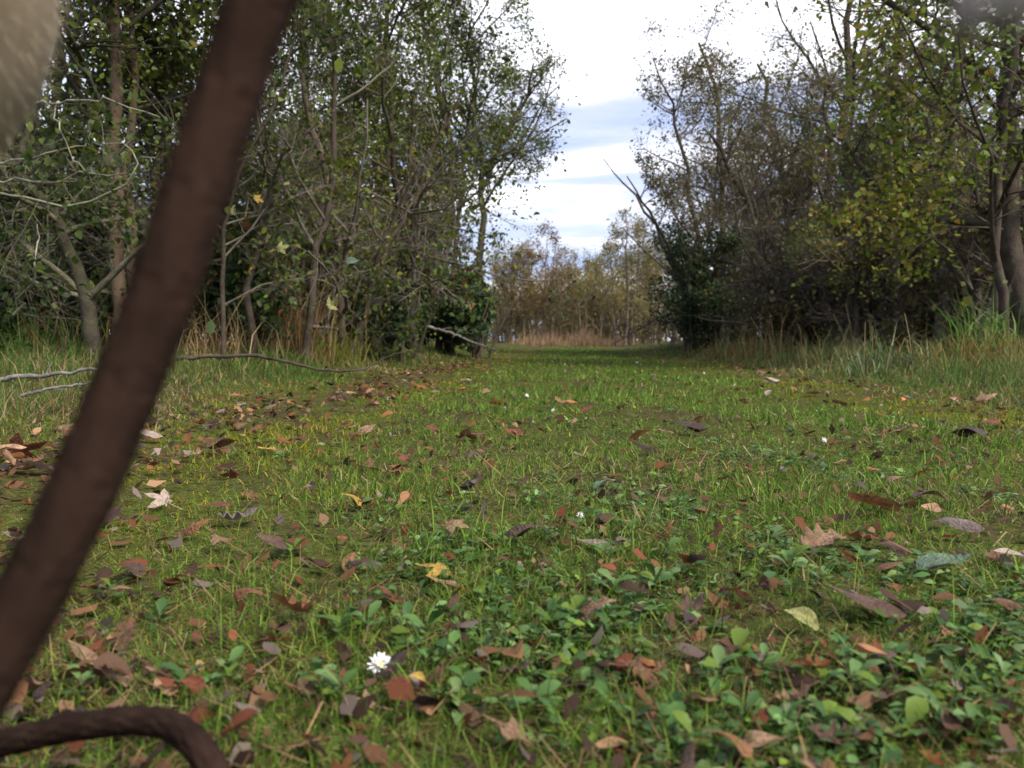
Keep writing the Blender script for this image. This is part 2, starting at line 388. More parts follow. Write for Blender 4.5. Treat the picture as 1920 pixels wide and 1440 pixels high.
tree('hawthorn', 'leaning mossy hawthorn with bare lichen-grey branches reaching out left of the leash', 'tree', 13,
     [stem_px([(178, 600), (150, 520), (118, 430), (40, 330), (-80, 200)], [4.3, 4.3, 4.2, 4.1, 4.0], 32),
      stem_px([(-90, 620), (-60, 450), (0, 360), (60, 250), (90, 100)], 4.2, 20)],
     [dict(HAW[0], n=10, up=-.01, wander=.09), dict(HAW[1], n=9, up=-.02, wander=.11), dict(HAW[2], n=8, up=-.02, wander=.14, lr=(.25, .5)), dict(FINE, n=3)], 1500, .035, P_OAK, M_BARK_DARK, M_BARK_GREY, keep_left(-1.25), GL, handbark=M_BARK_LICHEN,
     hand=[hb((-60, 350, .5), (0, 362, .2), (80, 385, 0), (200, 390, -.1), (262, 345, -.2), (297, 290, -.2), (268, 262, -.1), (185, 270, .1)),
           hb((-40, 330, .5), (60, 342, .2), (150, 336, 0), (255, 328, 0), (292, 296, -.2)),
           hb((-20, 305, .3), (60, 302, .1), (120, 278, 0), (170, 248, .1)),
           hb((60, 200, .3), (110, 196, .1), (180, 185, 0), (230, 195, .1), (300, 220, .1)),
           hb((110, 190, .2), (120, 250, 0), (130, 285, 0), (165, 330, 0), (200, 372, .2), r=.004),
           hb((25, 590, .2), (55, 560, .1), (62, 520, 0), (75, 470, 0), (70, 420, .2), r=.006)])
tree('thorn_thicket', 'dense tangle of thin bare thorn stems right beside the upper leash', 'shrub', 14,
     [stem_px([(470, 620), (480, 430), (500, 250), (470, 60), (480, -200)], 5.6, 14), stem_px([(570, 630), (585, 480), (620, 380), (640, 200), (600, -50)], 6.0, 16),
      stem_px([(420, 620), (410, 470), (440, 330), (520, 200), (560, 20)], 5.2, 10), stem_px([(640, 620), (650, 480), (600, 330), (560, 130), (580, -150)], 6.6, 16)],
     [dict(HAW[0], n=13, t0=.1, up=-.02), dict(HAW[1], n=9, up=-.02), dict(HAW[2], n=7, up=-.03), dict(FINE, n=5)], 5000, .04, P_OAK, M_BARK_BROWN, M_BARK_TWIG, keep_left(-1.25), GL)
tree('oak_tree', 'big leafy tree whose olive-green crown overhangs the left side of the ride', 'tree', 15,
     [stem_px([(845, 645), (838, 480), (845, 320), (835, 180), (790, 20), (760, -150)], 11.5, 15), stem_px([(822, 645), (815, 500), (790, 380), (700, 230), (640, 100)], 11.5, 13),
      stem_px([(838, 640), (850, 480), (862, 330), (880, 200), (900, 80)], 11.8, 11)],
     [dict(HAW[0], n=18, t0=.42, lr=(.28, .5)), dict(HAW[1], n=10), dict(HAW[2], n=8), dict(FINE, n=3)], 33000, .045, P_OAK, M_BARK_BROWN, M_BARK_DARK,
     lambda p: ((p[:, 0] - SLOPE * p[:, 1]) < -1.25 + .55 * np.clip(p[:, 2] - 1.9, 0, 1.4)), GL)
tree('hawthorn', 'slim single-stemmed hawthorn at the end of the left row, twigs against the sky', 'tree', 16,
     [stem_px([(898, 645), (900, 480), (908, 400), (908, 318), (890, 220), (880, 90)], 13.0, 17, 4), stem_px([(908, 325), (945, 250), (985, 190), (1000, 120)], 13.0, 10, foot=False), stem_px([(908, 330), (930, 290), (980, 285), (1030, 275)], 13.0, 7, foot=False)],
     [dict(HAW[0], n=8, t0=.45, lr=(.4, .85)), dict(HAW[1], n=8), dict(HAW[2], n=6), dict(FINE, n=3)], 5000, .042, P_DARK, M_BARK_BROWN, M_BARK_DARK,
     lambda p: ((p[:, 0] - SLOPE * p[:, 1]) < -1.45 + .62 * np.clip(p[:, 2] - 1.0, 0, 2.4)), GL)
tree('oak_tree', 'tall leafy tree behind the thorn tangle, top cut off by the photo', 'tree', 17,
     [stem_px([(620, 640), (600, 400), (570, 150), (560, -150), (540, -450)], 9.0, 18), stem_px([(700, 640), (705, 420), (740, 200), (720, -50), (700, -300)], 9.6, 15)],
     [dict(HAW[0], n=17, t0=.25), dict(HAW[1], n=10), dict(HAW[2], n=8), dict(FINE, n=3)], 30000, .042, P_OAK, M_BARK_DARK, M_BARK_DARK, keep_left(-1.9, .3, 2.5), GL)
tree('maple_tree', 'dark green bushy tree far back behind the lichen-grey hawthorn', 'tree', 18,
     [stem_px([(60, 620), (70, 400), (110, 150), (90, -150), (60, -500)], 7.4, 18), stem_px([(420, 620), (400, 400), (380, 100), (420, -250)], 7.8, 15)],
     [dict(HAW[0], n=15, t0=.2), dict(HAW[1], n=10), dict(HAW[2], n=7)], 26000, .042, P_DARK, M_BARK_DARK, M_BARK_DARK, keep_left(-2.0), GL)
def bush(name, label, seed, cx, Y, wx, h, nst, nleaf, size, pal, bark, keep, group=None, lean=.5, lev=None, twig=None):
    rg = rng_(seed); tr_ = []
    x0 = at(cx, 640, Y)[0]
    for _ in range(nst):
        x = x0 + rg.uniform(-wx, wx) * .6; y = Y + rg.uniform(-.7, .7) * wx * .6; hh = h * rg.uniform(.7, 1.05); z = float(H(x, y))
        lx, ly = rg.uniform(-lean, lean, 2) + np.array([(x - x0) / max(wx, .1) * lean, 0])
        tr_.append((np.array([(x, y, z - .02), (x + lx * .25 * hh, y + ly * .25 * hh, z + hh * .4), (x + lx * .6 * hh, y + ly * .6 * hh, z + hh * .75), (x + lx * hh, y + ly * hh, z + hh)]), .012 + .012 * hh, .005))
    return tree(name, label, 'bush', seed + 500, tr_, lev or [dict(HAW[0], n=8, t0=.08), dict(HAW[1], n=6), dict(HAW[2], n=5, K=2)], nleaf, size, pal, bark, twig, keep, group)
bush('bramble_bush', 'dark glossy bramble bush at the foot of the last left trees', 31, 815, 11.0, 1.25, 1.15, 9, 8000, .085, P_BUSH, M_BARK_BROWN, keep_left(-1.0), 'bushes under the left trees')
bush('bramble_bush', 'low dark bramble in the shade behind the stick and the straw clump', 32, 640, 8.2, 1.2, 1.0, 8, 4500, .06, P_BUSH, M_BARK_BROWN, keep_left(-1.5), 'bushes under the left trees')
bush('bramble_bush', 'dark leafy bramble under the reddish trunk left of the leash', 33, 130, 5.6, 1.5, .8, 9, 5500, .05, P_BUSH, M_BARK_DARK, keep_left(-1.7), 'bushes under the left trees')
bush('bramble_bush', 'dark bramble just right of the middle of the leash', 34, 440, 6.6, 1.1, .85, 8, 4500, .055, P_BUSH, M_BARK_DARK, keep_left(-1.7), 'bushes under the left trees')

THICK = [dict(HAW[0], n=10, t0=.03, lr=(.4, .75), up=-.01), dict(HAW[1], n=9, up=-.02), dict(HAW[2], n=7, K=3, up=-.02), dict(FINE, n=4)]
for a_ in [('dense olive thorn bush reaching the ground beside the straw-coloured grass column', 41, 520, 6.6, 1.0, 2.3, 6, 9000, .036, P_OAK, keep_left(-1.5)),
           ('dense olive thorn bush in front of the big leafy crown, left of the dark bramble', 42, 700, 8.6, 1.1, 2.7, 6, 10000, .042, P_OAK, keep_left(-1.5)),
           ('twiggy bush filling the shade between the reddish trunk and the leash', 43, 240, 6.4, 1.3, 2.2, 6, 8000, .036, P_DARK, keep_left(-1.7)),
           ('twiggy bush at the left edge under the grey branches', 44, -20, 5.8, 1.3, 1.9, 6, 8000, .036, P_DARK, keep_left(-1.7))]:
    if a_[1] in (41, 43): b_src = bush('thorn_bush', *a_[:9], a_[9], M_BARK_BROWN, a_[10], 'thorn bushes filling the left hedgerow', .35, THICK, M_BARK_TWIG)
    else: copy_thing(b_src, at(a_[2], 640, a_[3])[0] - .25, a_[3] + .3, 2.2, .95 + .2 * (a_[1] == 42), a_[0])
# ---- right row
mb = lambda *p, d=6.2, r=.012: (np.array([at(x, y, d + dd) for x, y, dd in p]), r)
tree('maple_tree', 'yellow-green maple with a crooked pale stem at the right edge of the photo', 'tree', 21,
     [stem_px([(1905, 560), (1856, 480), (1868, 380), (1885, 250), (1905, 60), (1950, -250)], 6.2, 19, 9), stem_px([(1930, 590), (1898, 480), (1890, 330), (1880, 150), (1890, -150), (1850, -450)], 6.7, 44, 14)],
     [dict(HAW[0], n=12, t0=.2, lr=(.32, .5)), dict(HAW[1], n=8), dict(HAW[2], n=8), dict(FINE, n=3)], 9500, .042, P_MAPLE, M_BARK_BROWN, M_BARK_BROWN,
     lambda p: (p[:, 0] - SLOPE * p[:, 1]) > 1.5 + .25 * np.abs(p[:, 2] - 2.0), GR, wid=.85,
     hand=[mb((1905, 172, .1), (1840, 162, 0), (1790, 140, 0), (1730, 105, -.1), (1680, 55, -.2), (1650, 10, -.3), r=.014),
           mb((1790, 470, .2), (1740, 440, .1), (1690, 425, 0), (1640, 400, 0), (1600, 380, 0), r=.012),
           mb((1765, 312, .2), (1700, 290, .1), (1650, 255, 0), (1610, 238, -.1), (1560, 200, -.2), r=.010),
           mb((1850, 350, .1), (1800, 345, .1), (1760, 332, 0), (1700, 328, -.1), (1640, 300, -.2), r=.010),
           mb((1870, 240, 0), (1800, 215, 0), (1745, 200, -.1), (1690, 150, -.1), (1620, 130, -.2), r=.009),
           mb((1880, 430, 0), (1800, 420, -.1), (1720, 465, -.2), (1650, 480, -.2), (1560, 450, -.2), r=.008)])
tree('hawthorn', 'broad brownish hawthorn with arching bare limbs, middle of the right row', 'tree', 22,
     [stem_px([(1500, 625), (1510, 560), (1540, 470), (1560, 350), (1540, 200)], 11.0, 22), stem_px([(1505, 620), (1490, 540), (1440, 440), (1380, 340), (1330, 250)], 11.0, 18),
      stem_px([(1515, 620), (1560, 530), (1640, 470), (1740, 480)], 11.0, 15), stem_px([(1500, 620), (1480, 480), (1470, 330), (1450, 220)], 11.3, 15)],
     [dict(HAW[0], n=15, t0=.12, lr=(.3, .55), up=.0), dict(HAW[1], n=9, up=-.02), dict(HAW[2], n=9, up=-.03), dict(FINE, n=6)], 9000, .042, P_BROWN, M_BARK_BROWN, M_BARK_TWIG,
     keep_right(1.75), GR)
tree('thorn_tree', 'thin bare-limbed thorn leaning left over the ride at the end of the right row', 'tree', 23,
     [stem_px([(1310, 640), (1280, 520), (1245, 440), (1215, 395), (1175, 330)], 13.5, 12, 2), stem_px([(1330, 640), (1310, 480), (1290, 320), (1260, 200), (1225, 110)], 13.5, 13, 2),
      stem_px([(1345, 640), (1350, 450), (1355, 280), (1340, 150), (1310, 80)], 13.8, 14)],
     [dict(HAW[0], n=12, t0=.25, lr=(.25, .45)), dict(HAW[1], n=8), dict(HAW[2], n=7), dict(FINE, n=4)], 12000, .045, P_BROWN, M_BARK_BROWN, M_BARK_TWIG,
     lambda p: (p[:, 0] - SLOPE * p[:, 1]) > 1.75 - .38 * np.clip(p[:, 2] - 1.6, 0, 1.6), GR)
tree('field_maple', 'tall sparse tree showing against white sky behind the brown hawthorn', 'tree', 24,
     [stem_px([(1600, 620), (1590, 400), (1580, 200), (1600, 50), (1580, -150)], 14.0, 22), stem_px([(1650, 620), (1660, 420), (1690, 200), (1680, 20), (1700, -200)], 14.5, 18), stem_px([(1500, 620), (1480, 400), (1440, 230), (1420, 120)], 14.3, 15)],
     [dict(HAW[0], n=13, t0=.3), dict(HAW[1], n=8), dict(HAW[2], n=7), dict(FINE, n=3)], 12000, .045, P_DARK, M_BARK_BROWN, M_BARK_DARK, keep_right(2.1), GR)
tree('hawthorn', 'tangled dull brown thorn filling the gap behind the yellow-green maple', 'tree', 25,
     [stem_px([(1700, 620), (1690, 470), (1720, 330), (1700, 180)], 8.8, 20), stem_px([(1790, 620), (1800, 450), (1780, 280), (1800, 100), (1830, -100)], 9.2, 22), stem_px([(1640, 620), (1610, 520), (1600, 400), (1620, 280)], 9.0, 14)],
     [dict(HAW[0], n=13, t0=.1, up=0), dict(HAW[1], n=9, up=-.01), dict(HAW[2], n=8, up=-.02), dict(FINE, n=5)], 15000, .042, P_BROWN + P_MAPLE, M_BARK_BROWN, M_BARK_TWIG, keep_right(2.0), GR)
bush('holly_bush', 'dense dark evergreen bush at the left end of the right row', 35, 1322, 13.2, .5, 1.7, 8, 8000, .055, P_BUSH, M_BARK_DARK, keep_right(1.35), 'bushes under the right trees', lean=.22)
bush('bramble_bush', 'brownish bramble in the shade below the broad brown hawthorn', 36, 1520, 10.2, 1.4, .75, 9, 2600, .05, P_BROWN, M_BARK_BROWN, keep_right(1.9), 'bushes under the right trees')
bush('bramble_bush', 'dim bramble under the maple, behind the tall reed grass', 37, 1790, 8.0, 1.3, .8, 8, 2600, .045, P_BROWN, M_BARK_BROWN, keep_right(2.2), 'bushes under the right trees')

for a_ in [('grey-brown twiggy bush right behind the dark evergreen bush', 45, 1375, 14.2, 1.1, 3.6, 6, 5000, .045, P_BROWN, keep_right(1.75)),
           ('grey-brown twiggy bush in front of the broad brown hawthorn', 46, 1450, 10.6, 1.0, 2.3, 7, 4500, .042, P_BROWN, keep_right(1.8)),
           ('brown twiggy bush between the hawthorn and the yellow-green maple', 47, 1610, 9.6, 1.2, 2.6, 7, 5000, .042, P_BROWN, keep_right(1.9)),
           ('brown twiggy bush behind the stems of the yellow-green maple', 48, 1830, 8.6, 1.2, 2.5, 6, 6000, .042, P_BROWN + P_MAPLE, keep_right(1.9))]:
    if a_[1] in (45, 47): b_src = bush('thorn_bush', *a_[:9], a_[9], M_BARK_TWIG, a_[10], 'thorn bushes filling the right hedgerow', .35, THICK, M_BARK_TWIG)
    else: copy_thing(b_src, at(a_[2], 640, a_[3])[0] + .35, a_[3] + .3, 2.2, .8 if a_[1] == 46 else 1.0, a_[0])
copy_thing(b_src, at(1490, 640, 15.5)[0], 15.5, 4.0, 1.75, 'tall grey-brown thorn bush rising between the leaning thorn and the broad hawthorn')
# ---- far end of the ride
far = [(955, 36, 4.6, 'pale brown far tree closest to the left row'), (1018, 35, 5.3, 'far tree with an orange-brown top, left of the sky gap'),
       (1072, 41, 4.6, 'low greenish far tree below the palest sky'), (1110, 39, 4.4, 'olive far tree just left of the tall golden one'),
       (1172, 32, 5.6, 'tall airy far tree with golden leaves against the sky'), (1228, 36, 4.6, 'yellow far tree closest to the right row'), (985, 44, 5.2, 'grey-brown far tree set back behind the orange-brown one'),
       (1140, 46, 5.4, 'grey-brown far tree set back behind the golden one'), (1200, 47, 5.2, 'grey-brown far tree set back near the right row'), (1050, 48, 5.4, 'grey-brown far tree set back in the middle of the gap')]
fsrc = []
for k, (px, Y, h, lab) in enumerate(far):
    x = at(px, 640, Y)[0]
    if k > 4: copy_thing(fsrc[(0, 1, 4, 0, 1)[k - 5]], x, Y, 1.1 * k, h / far[(0, 1, 4, 0, 1)[k - 5]][2] * 1.05, lab); continue
    fsrc.append(tree('birch_tree', lab, 'tree', 60 + k, [pole(x, Y, h * .88, (.02, 0), .06, .012), pole(x + .3, Y + .4, h * .8, (.08, 0), .05, .01), pole(x - .3, Y + .2, h * .76, (-.08, 0), .05, .01)],
         [dict(HAW[0], n=12, t0=.12, up=.1), dict(HAW[1], n=7, up=.06), dict(HAW[2], n=5), dict(FINE, n=2)], 7000, .075, [(.24, .13, .045, 2), (.21, .14, .05, 2), (.16, .12, .06, 2)] if k == 1 else ([(.26, .20, .05, 2), (.22, .19, .05, 2), (.17, .16, .05, 1)] if k == 4 else P_FAR), M_BARK_FAR, M_BARK_FAR, None, GF, jit=.1))

# ---- the wood behind both rows and beyond the far trees (reads as one mass)
def wood(name, label, seed, spots, hmin, hmax, nleaf, size, pal, bark, keep=None, lev=None, low=None):
    rg = rng_(seed); P = []
    for x, y in spots:
        z = float(H(x, y)); h = rg.uniform(hmin, hmax); l = rg.normal(size=2) * .12
        P.append(resample([(x, y, z), (x + l[0] * h * .4, y + l[1] * h * .4, z + h * .4), (x + l[0] * h, y + l[1] * h, z + h)], 8))
    P = np.stack(P); Rr = np.linspace(1, .2, 8)[None] * rg.uniform(.03, .09, (len(P), 1))
    parts = [tubes(P, Rr, 5)]; Ps = [P]; cur, c2 = P, Rr
    for l in lev or [dict(HAW[0], n=9, t0=.05), dict(HAW[1], n=6, K=4), dict(HAW[2], n=5, K=2)]:
        Q, Qr = sprout(rg, cur, c2, keep=keep, **l); parts.append(spikes(Q, Qr)); Ps.append(Q); cur, c2 = Q, Qr
    Vb, Fb = join(parts)
    o = tag(obj(name, mesh(name, Vb, Fb, smooth=True), bark), label, kind='stuff')
    Vl, Fl, Cl = leaves(rg, Ps[-2:], nleaf, size, pal, .12, keep=keep, simple=True, wid=.75)
    if low:
        q = np.stack([rg.uniform(low[0], low[1], low[4]), rg.uniform(low[2], low[3], low[4]), low[5] * rg.beta(1.1, 2.2, low[4])], 1); q[:, 0] += SLOPE * q[:, 1]; q[:, 2] += H(q[:, 0], q[:, 1])
        V5, F5, C5 = leaves(rg, [np.stack([q, q + [0, 0, .15]], 1)], low[4], size, pal, .1, simple=True, wid=.8); Fl = np.concatenate([Fl, F5 + len(Vl)]); Vl = np.concatenate([Vl, V5]); Cl = np.concatenate([Cl, C5])
    tag(obj(name + '_foliage', mesh(name + '_foliage', Vl, [Fl], Cl), M_LEAF, o), kind='stuff')
rg = rng_(90)
sp = [(-2.6 - .34 * y - rg.uniform(0, 3.0), y) for y in rg.uniform(7, 14, 20)] + [(SLOPE * y - 2.6 - rg.uniform(0, 5), y) for y in rg.uniform(13, 28, 28)]
wood('dark_woodland', 'dark leafy wood behind the left hedgerow', 91, sp, 3, 6, 42000, .09, P_DARK, M_BARK_DARK, keep_left(-1.9))
sp = [(SLOPE * y + 3.0 + rg.uniform(0, 5), y) for y in rg.uniform(14.5, 28, 28)] + [(.45 * y + rg.uniform(.2, 4), y) for y in rg.uniform(8.5, 15, 18)]
wood('brown_woodland', 'brown twiggy wood behind the right hedgerow', 92, sp, 2.5, 4.4, 22000, .085, P_BROWN, M_BARK_TWIG, keep_right(2.1))
sp = [(x, rg.uniform(40, 56)) for x in np.linspace(-7, 13, 34)]
wood('far_woodland', 'hazy brown wood beyond the far trees', 93, sp, 2.0, 3.6, 14000, .12, P_FAR, M_BARK_FAR, None, [dict(HAW[0], n=9, t0=.05, up=.08), dict(HAW[1], n=5, K=4), dict(HAW[2], n=4, K=2)])

FARLOW = [dict(HAW[0], n=8, t0=.02, lr=(.4, .8), K=4, up=.08), dict(HAW[1], n=5, K=3), dict(HAW[2], n=5, K=2, lr=(.5, 1.0))]
rg = rng_(96)
wood('far_thicket', 'brown leafless thicket at the foot of the far trees', 96, [(SLOPE * y + rg.uniform(-5, 5), y) for y in rg.uniform(36.5, 44, 60)] + [(SLOPE * y + rg.uniform(-6, 7), y) for y in rg.uniform(44, 52, 40)], 1.3, 3.6, 32000, .08, [(.19, .15, .06, 2), (.17, .15, .05, 2), (.21, .19, .05, 2), (.15, .11, .06, 2)], M_BARK_FAR, None, FARLOW, (-9, 10, 37, 50, 16000, 2.0))
LOW = [dict(HAW[0], n=7, t0=.02, lr=(.5, 1.0), K=5), dict(HAW[1], n=5, K=3), dict(HAW[2], n=4, K=2)]
def lows(ulo, uhi, ylo, yhi, n): return [(SLOPE * y + rg.uniform(ulo, uhi) * (1 if abs(ulo) > 0 else 0), y) for y in rg.uniform(ylo, yhi, n)]
wood('left_undergrowth', 'dark leafy undergrowth in the shade below the left trees', 94, lows(-6.5, -2.0, 6.5, 17, 70) + [(-.62 * y - rg.uniform(-.6, 1.2), y) for y in rg.uniform(5.2, 9, 30)], .7, 1.7, 26000, .075, P_DARK, M_BARK_DARK, keep_left(-1.6), LOW)
wood('right_undergrowth', 'brown twiggy undergrowth in the shade below the right trees', 95, lows(2.4, 7.5, 9, 20, 70) + [(.6 * y + rg.uniform(-.6, 1.2), y) for y in rg.uniform(7, 11, 26)], .7, 1.8, 17000, .065, P_BROWN, M_BARK_TWIG, keep_right(2.0), LOW)
# ------------------------------------------------------------------ grass
def blades(rg, x, y, h, wd, lean, col, z=None, curl=1.0):
    n = len(x); z = H(x, y) if z is None else z
    a = rg.uniform(0, 2 * math.pi, n); d = np.stack([np.cos(a), np.sin(a), np.zeros(n)], 1)
    yaw = rg.uniform(0, 2 * math.pi, n); s = np.stack([np.cos(yaw), np.sin(yaw), np.zeros(n)], 1) * (wd / 2)[:, None]
    b0 = np.stack([x, y, z - .004], 1); up = np.array([0, 0, 1.])
    ln = lean[:, None]; hh = h[:, None]
    m1 = b0 + up * hh * (.55 * np.cos(ln * .6)) + d * hh * .55 * np.sin(ln * .6)
    tp = m1 + up * hh * .45 * np.cos(ln * 1.6 * curl) + d * hh * .45 * np.sin(ln * 1.6 * curl)
    V = np.stack([b0 - s, b0 + s, m1 + s * .8, m1 - s * .8, tp], 1).reshape(-1, 3)
    V[:, 2] = np.maximum(V[:, 2], np.repeat(z, 5) + .001)
    i = np.arange(n) * 5
    return V, [np.stack([i, i + 1, i + 2, i + 3], 1), np.stack([i + 3, i + 2, i + 4], 1)], np.repeat(col, 5, axis=0)
def fld(x, y, s, ph):
    return (np.sin(x * s + ph) * np.sin(y * s * .9 + 2 * ph) + .6 * np.sin(x * s * 2.3 + y * s * 1.1 + 3 * ph) + .4 * np.sin(y * s * 3.7 - x * s * 2.9 + ph)) / 2
G_GREEN = np.array([[.084, .168, .022], [.122, .214, .030], [.178, .250, .042], [.054, .112, .016]])
G_MOSS = np.array([[.230, .220, .018], [.280, .250, .024], [.165, .185, .018]])
G_STRAW = np.array([[.36, .255, .13], [.26, .165, .08], [.13, .075, .040], [.40, .31, .17]])
def pick(rg, pal, n): return pal[rg.integers(0, len(pal), n)] * np.exp(rg.normal(size=(n, 1)) * .22)
def weedmask(x, y):
    """where the broad-leaved ground cover grows: mostly in the middle and right of the near ride"""
    u = x - SLOPE * y
    return .85 * fld(x, y, 5.5, 1.3) + .45 * sstep((u + .45) / .5) + .35 * sstep((1.0 - y) / .4) * sstep((u + .30) / .3) - .25 * np.clip(y - 1.4, 0, 2)
rg = rng_(100)
n = 520000; yy = np.exp(rg.uniform(math.log(.30), math.log(34), n)); xx = yy * rg.uniform(-.74, .74, n)
uu = xx - SLOPE * yy
k = (uu > -1.5) & (uu < 2.1); xx, yy, uu = xx[k], yy[k], uu[k]; n = len(xx)
wm = weedmask(xx, yy)
k = rg.uniform(size=n) < np.where(wm > .35, .8, 1.0) * np.clip(.75 + fld(xx, yy, 9, .2), .25, 1); xx, yy, uu, wm = xx[k], yy[k], uu[k], wm[k]; n = len(xx)
edge = np.maximum(sstep((-.30 - uu) / .5), sstep((uu - .80) / .5))
mossy = edge * .95 + .35 * fld(xx, yy, 2.1, 2.2) + .2 * sstep((1.6 - yy) / 1) * sstep((-uu) / .4)
r = rg.uniform(size=n); is_m = r < np.clip(mossy, 0.02, .85)
strawp = np.clip(.30 + .25 * fld(xx, yy, 4.2, .7), .05, .6) * np.clip(1.35 - yy / 4, .07, 1)
is_s = (~is_m) & (rg.uniform(size=n) < strawp)
col = pick(rg, G_GREEN, n); col[is_m] = pick(rg, G_MOSS, is_m.sum()); col[is_s] = pick(rg, G_STRAW, is_s.sum())
hh = rg.gamma(2.8, .0076, n) * np.clip(.8 + .5 * fld(xx, yy, 3.1, 4.0), .4, 1.4) * np.clip(.75 + yy / 4, .7, 1.25); hh[is_m] *= .55; hh[is_s] *= 1.15
wd = .0013 * np.clip(yy, .7, 40) ** .96 * rg.uniform(.6, 1.4, n); wd[is_s] *= .8
le = np.abs(rg.normal(.8, .45, n)); drift = np.exp(-((uu + 1.0) / .14) ** 2) * (yy < 9); hh *= 1 - .6 * drift; le[is_s] = rg.uniform(1.0, 2.4, is_s.sum())
nr_ = yy < 2.3
V, Fs, C = blades(rg, xx[nr_], yy[nr_], hh[nr_], wd[nr_], le[nr_], col[nr_])
fr_ = ~nr_; m_ = fr_.sum(); i = np.arange(m_ * 5) .reshape(-1, 5)
V2, _, C2 = blades(rg, xx[fr_], yy[fr_], hh[fr_], wd[fr_] * 1.25, le[fr_] * .8, col[fr_]); V2 = V2.reshape(-1, 5, 3)[:, [0, 1, 4]].reshape(-1, 3); C2 = C2.reshape(-1, 5, 3)[:, [0, 1, 4]].reshape(-1, 3)
# long dry stems lying in the near turf
m4 = 52000; y4 = np.exp(rg.uniform(math.log(.25), math.log(5), m4)) - .15; x4 = (.72 * np.abs(y4) + rg.uniform(0, .9, m4)) * rg.choice([-1, 1], m4); u4 = x4 - SLOPE * y4; k4 = (u4 > -1.4) & (u4 < 1.9); x4, y4 = x4[k4], y4[k4]; m4 = len(x4)
V4, F4_, C4 = blades(rg, x4, y4, rg.gamma(2.6, .008, m4), rg.uniform(.0016, .0034, m4), np.abs(rg.normal(.8, .4, m4)), pick(rg, np.concatenate([G_GREEN, G_MOSS[:1], G_STRAW[:1]]), m4))
m3 = 1500; y3 = np.exp(rg.uniform(math.log(.36), math.log(2.6), m3)); x3 = y3 * rg.uniform(-.68, .68, m3)
V3, F3, C3 = blades(rg, x3, y3, rg.uniform(.03, .07, m3), np.full(m3, .0011) * rg.uniform(.7, 1.6, m3), rg.uniform(1.2, 2.1, m3), pick(rg, G_STRAW[1:3], m3), z=H(x3, y3) + rg.uniform(0, .012, m3))
o1 = len(V); o2 = o1 + len(V2); i = np.arange(m_) * 3 + o1
tag(obj('turf_grass', mesh('turf_grass', np.concatenate([V, V2, V3, V4]), Fs + [np.stack([i, i + 1, i + 2], 1)] + [f + o2 for f in F3] + [f + o2 + len(V3) for f in F4_], np.concatenate([C, C2, C3, C4])), M_GRASS), 'short mossy turf of the ride', kind='stuff')
# verges: taller, mixed with straw
def verge(name, label, seed, n, ulo, uhi, ylo, yhi, hmean, green, straw_share, thin=1.0):
    rg = rng_(seed); y = np.exp(rg.uniform(math.log(ylo), math.log(yhi), n)); u = ulo + (uhi - ulo) * rg.uniform(size=n); x = u + SLOPE * y
    k = np.abs(x) < .80 * y + .8; x, y, u = x[k], y[k], u[k]
    k = rg.uniform(size=len(x)) < np.clip(.6 + .7 * fld(x, y, 3.3, 1.9), .12, 1); x, y, u = x[k], y[k], u[k]; n = len(x)
    ins = sstep(np.minimum(np.abs(u - (ulo if abs(ulo) < abs(uhi) else uhi)) / .9, 1))
    st = rg.uniform(size=n) < np.clip(straw_share + .35 * fld(x, y, 1.7, .4), .05, .9)
    col = pick(rg, green, n); col[st] = pick(rg, G_STRAW, st.sum())
    h = hmean * (.22 + .78 * ins) * rg.gamma(7, 1 / 7, n) * np.clip(.8 + .4 * fld(x, y, 2.2, 5), .4, 1.3)
    wd = .0026 * np.clip(y / 3, .7, 4) ** .8 * rg.uniform(.5, 1.5, n) * thin
    le = np.abs(rg.normal(.95, .5, n))
    V, Fs, C = blades(rg, x, y, h, wd, le, col, curl=1.3)
    tag(obj(name, mesh(name, V, Fs, C), M_GRASS), label, kind='stuff')
G_VL = np.array([[.080, .145, .028], [.060, .120, .022], [.12, .165, .04]])
G_VR = np.array([[.080, .135, .035], [.11, .17, .040], [.060, .110, .030], [.15, .17, .05]])
verge('left_verge_grass', 'rough straw-mixed grass along the left side of the ride', 111, 90000, -3.8, -1.14, 1.3, 20, .15, G_VL, .26)
verge('right_verge_grass', 'long tufted grass along the right side of the ride', 112, 90000, 1.5, 4.8, 2.0, 22, .20, G_VR, .20)
rg = rng_(113); n = 5500; y = rg.uniform(32, 36, n); x = SLOPE * y + np.clip(rg.normal(.3, .95, n), -3.4, 3.4)
h = rg.gamma(4, .10, n) * np.clip(.75 + 1.0 * fld(x, y, 1.5, .2), .1, 1.7); col = np.array([[.34, .22, .13], [.27, .17, .10], [.38, .27, .16], [.20, .14, .075]])[rg.integers(0, 4, n)]
V, Fs, C = blades(rg, x, y, h, rg.uniform(.012, .03, n), np.abs(rg.normal(.35, .25, n)), col)
tag(obj('dry_reed_grass', mesh('dry_reed_grass', V, Fs, C), M_GRASS), 'reddish tan dead grass across the far end of the ride', kind='stuff')

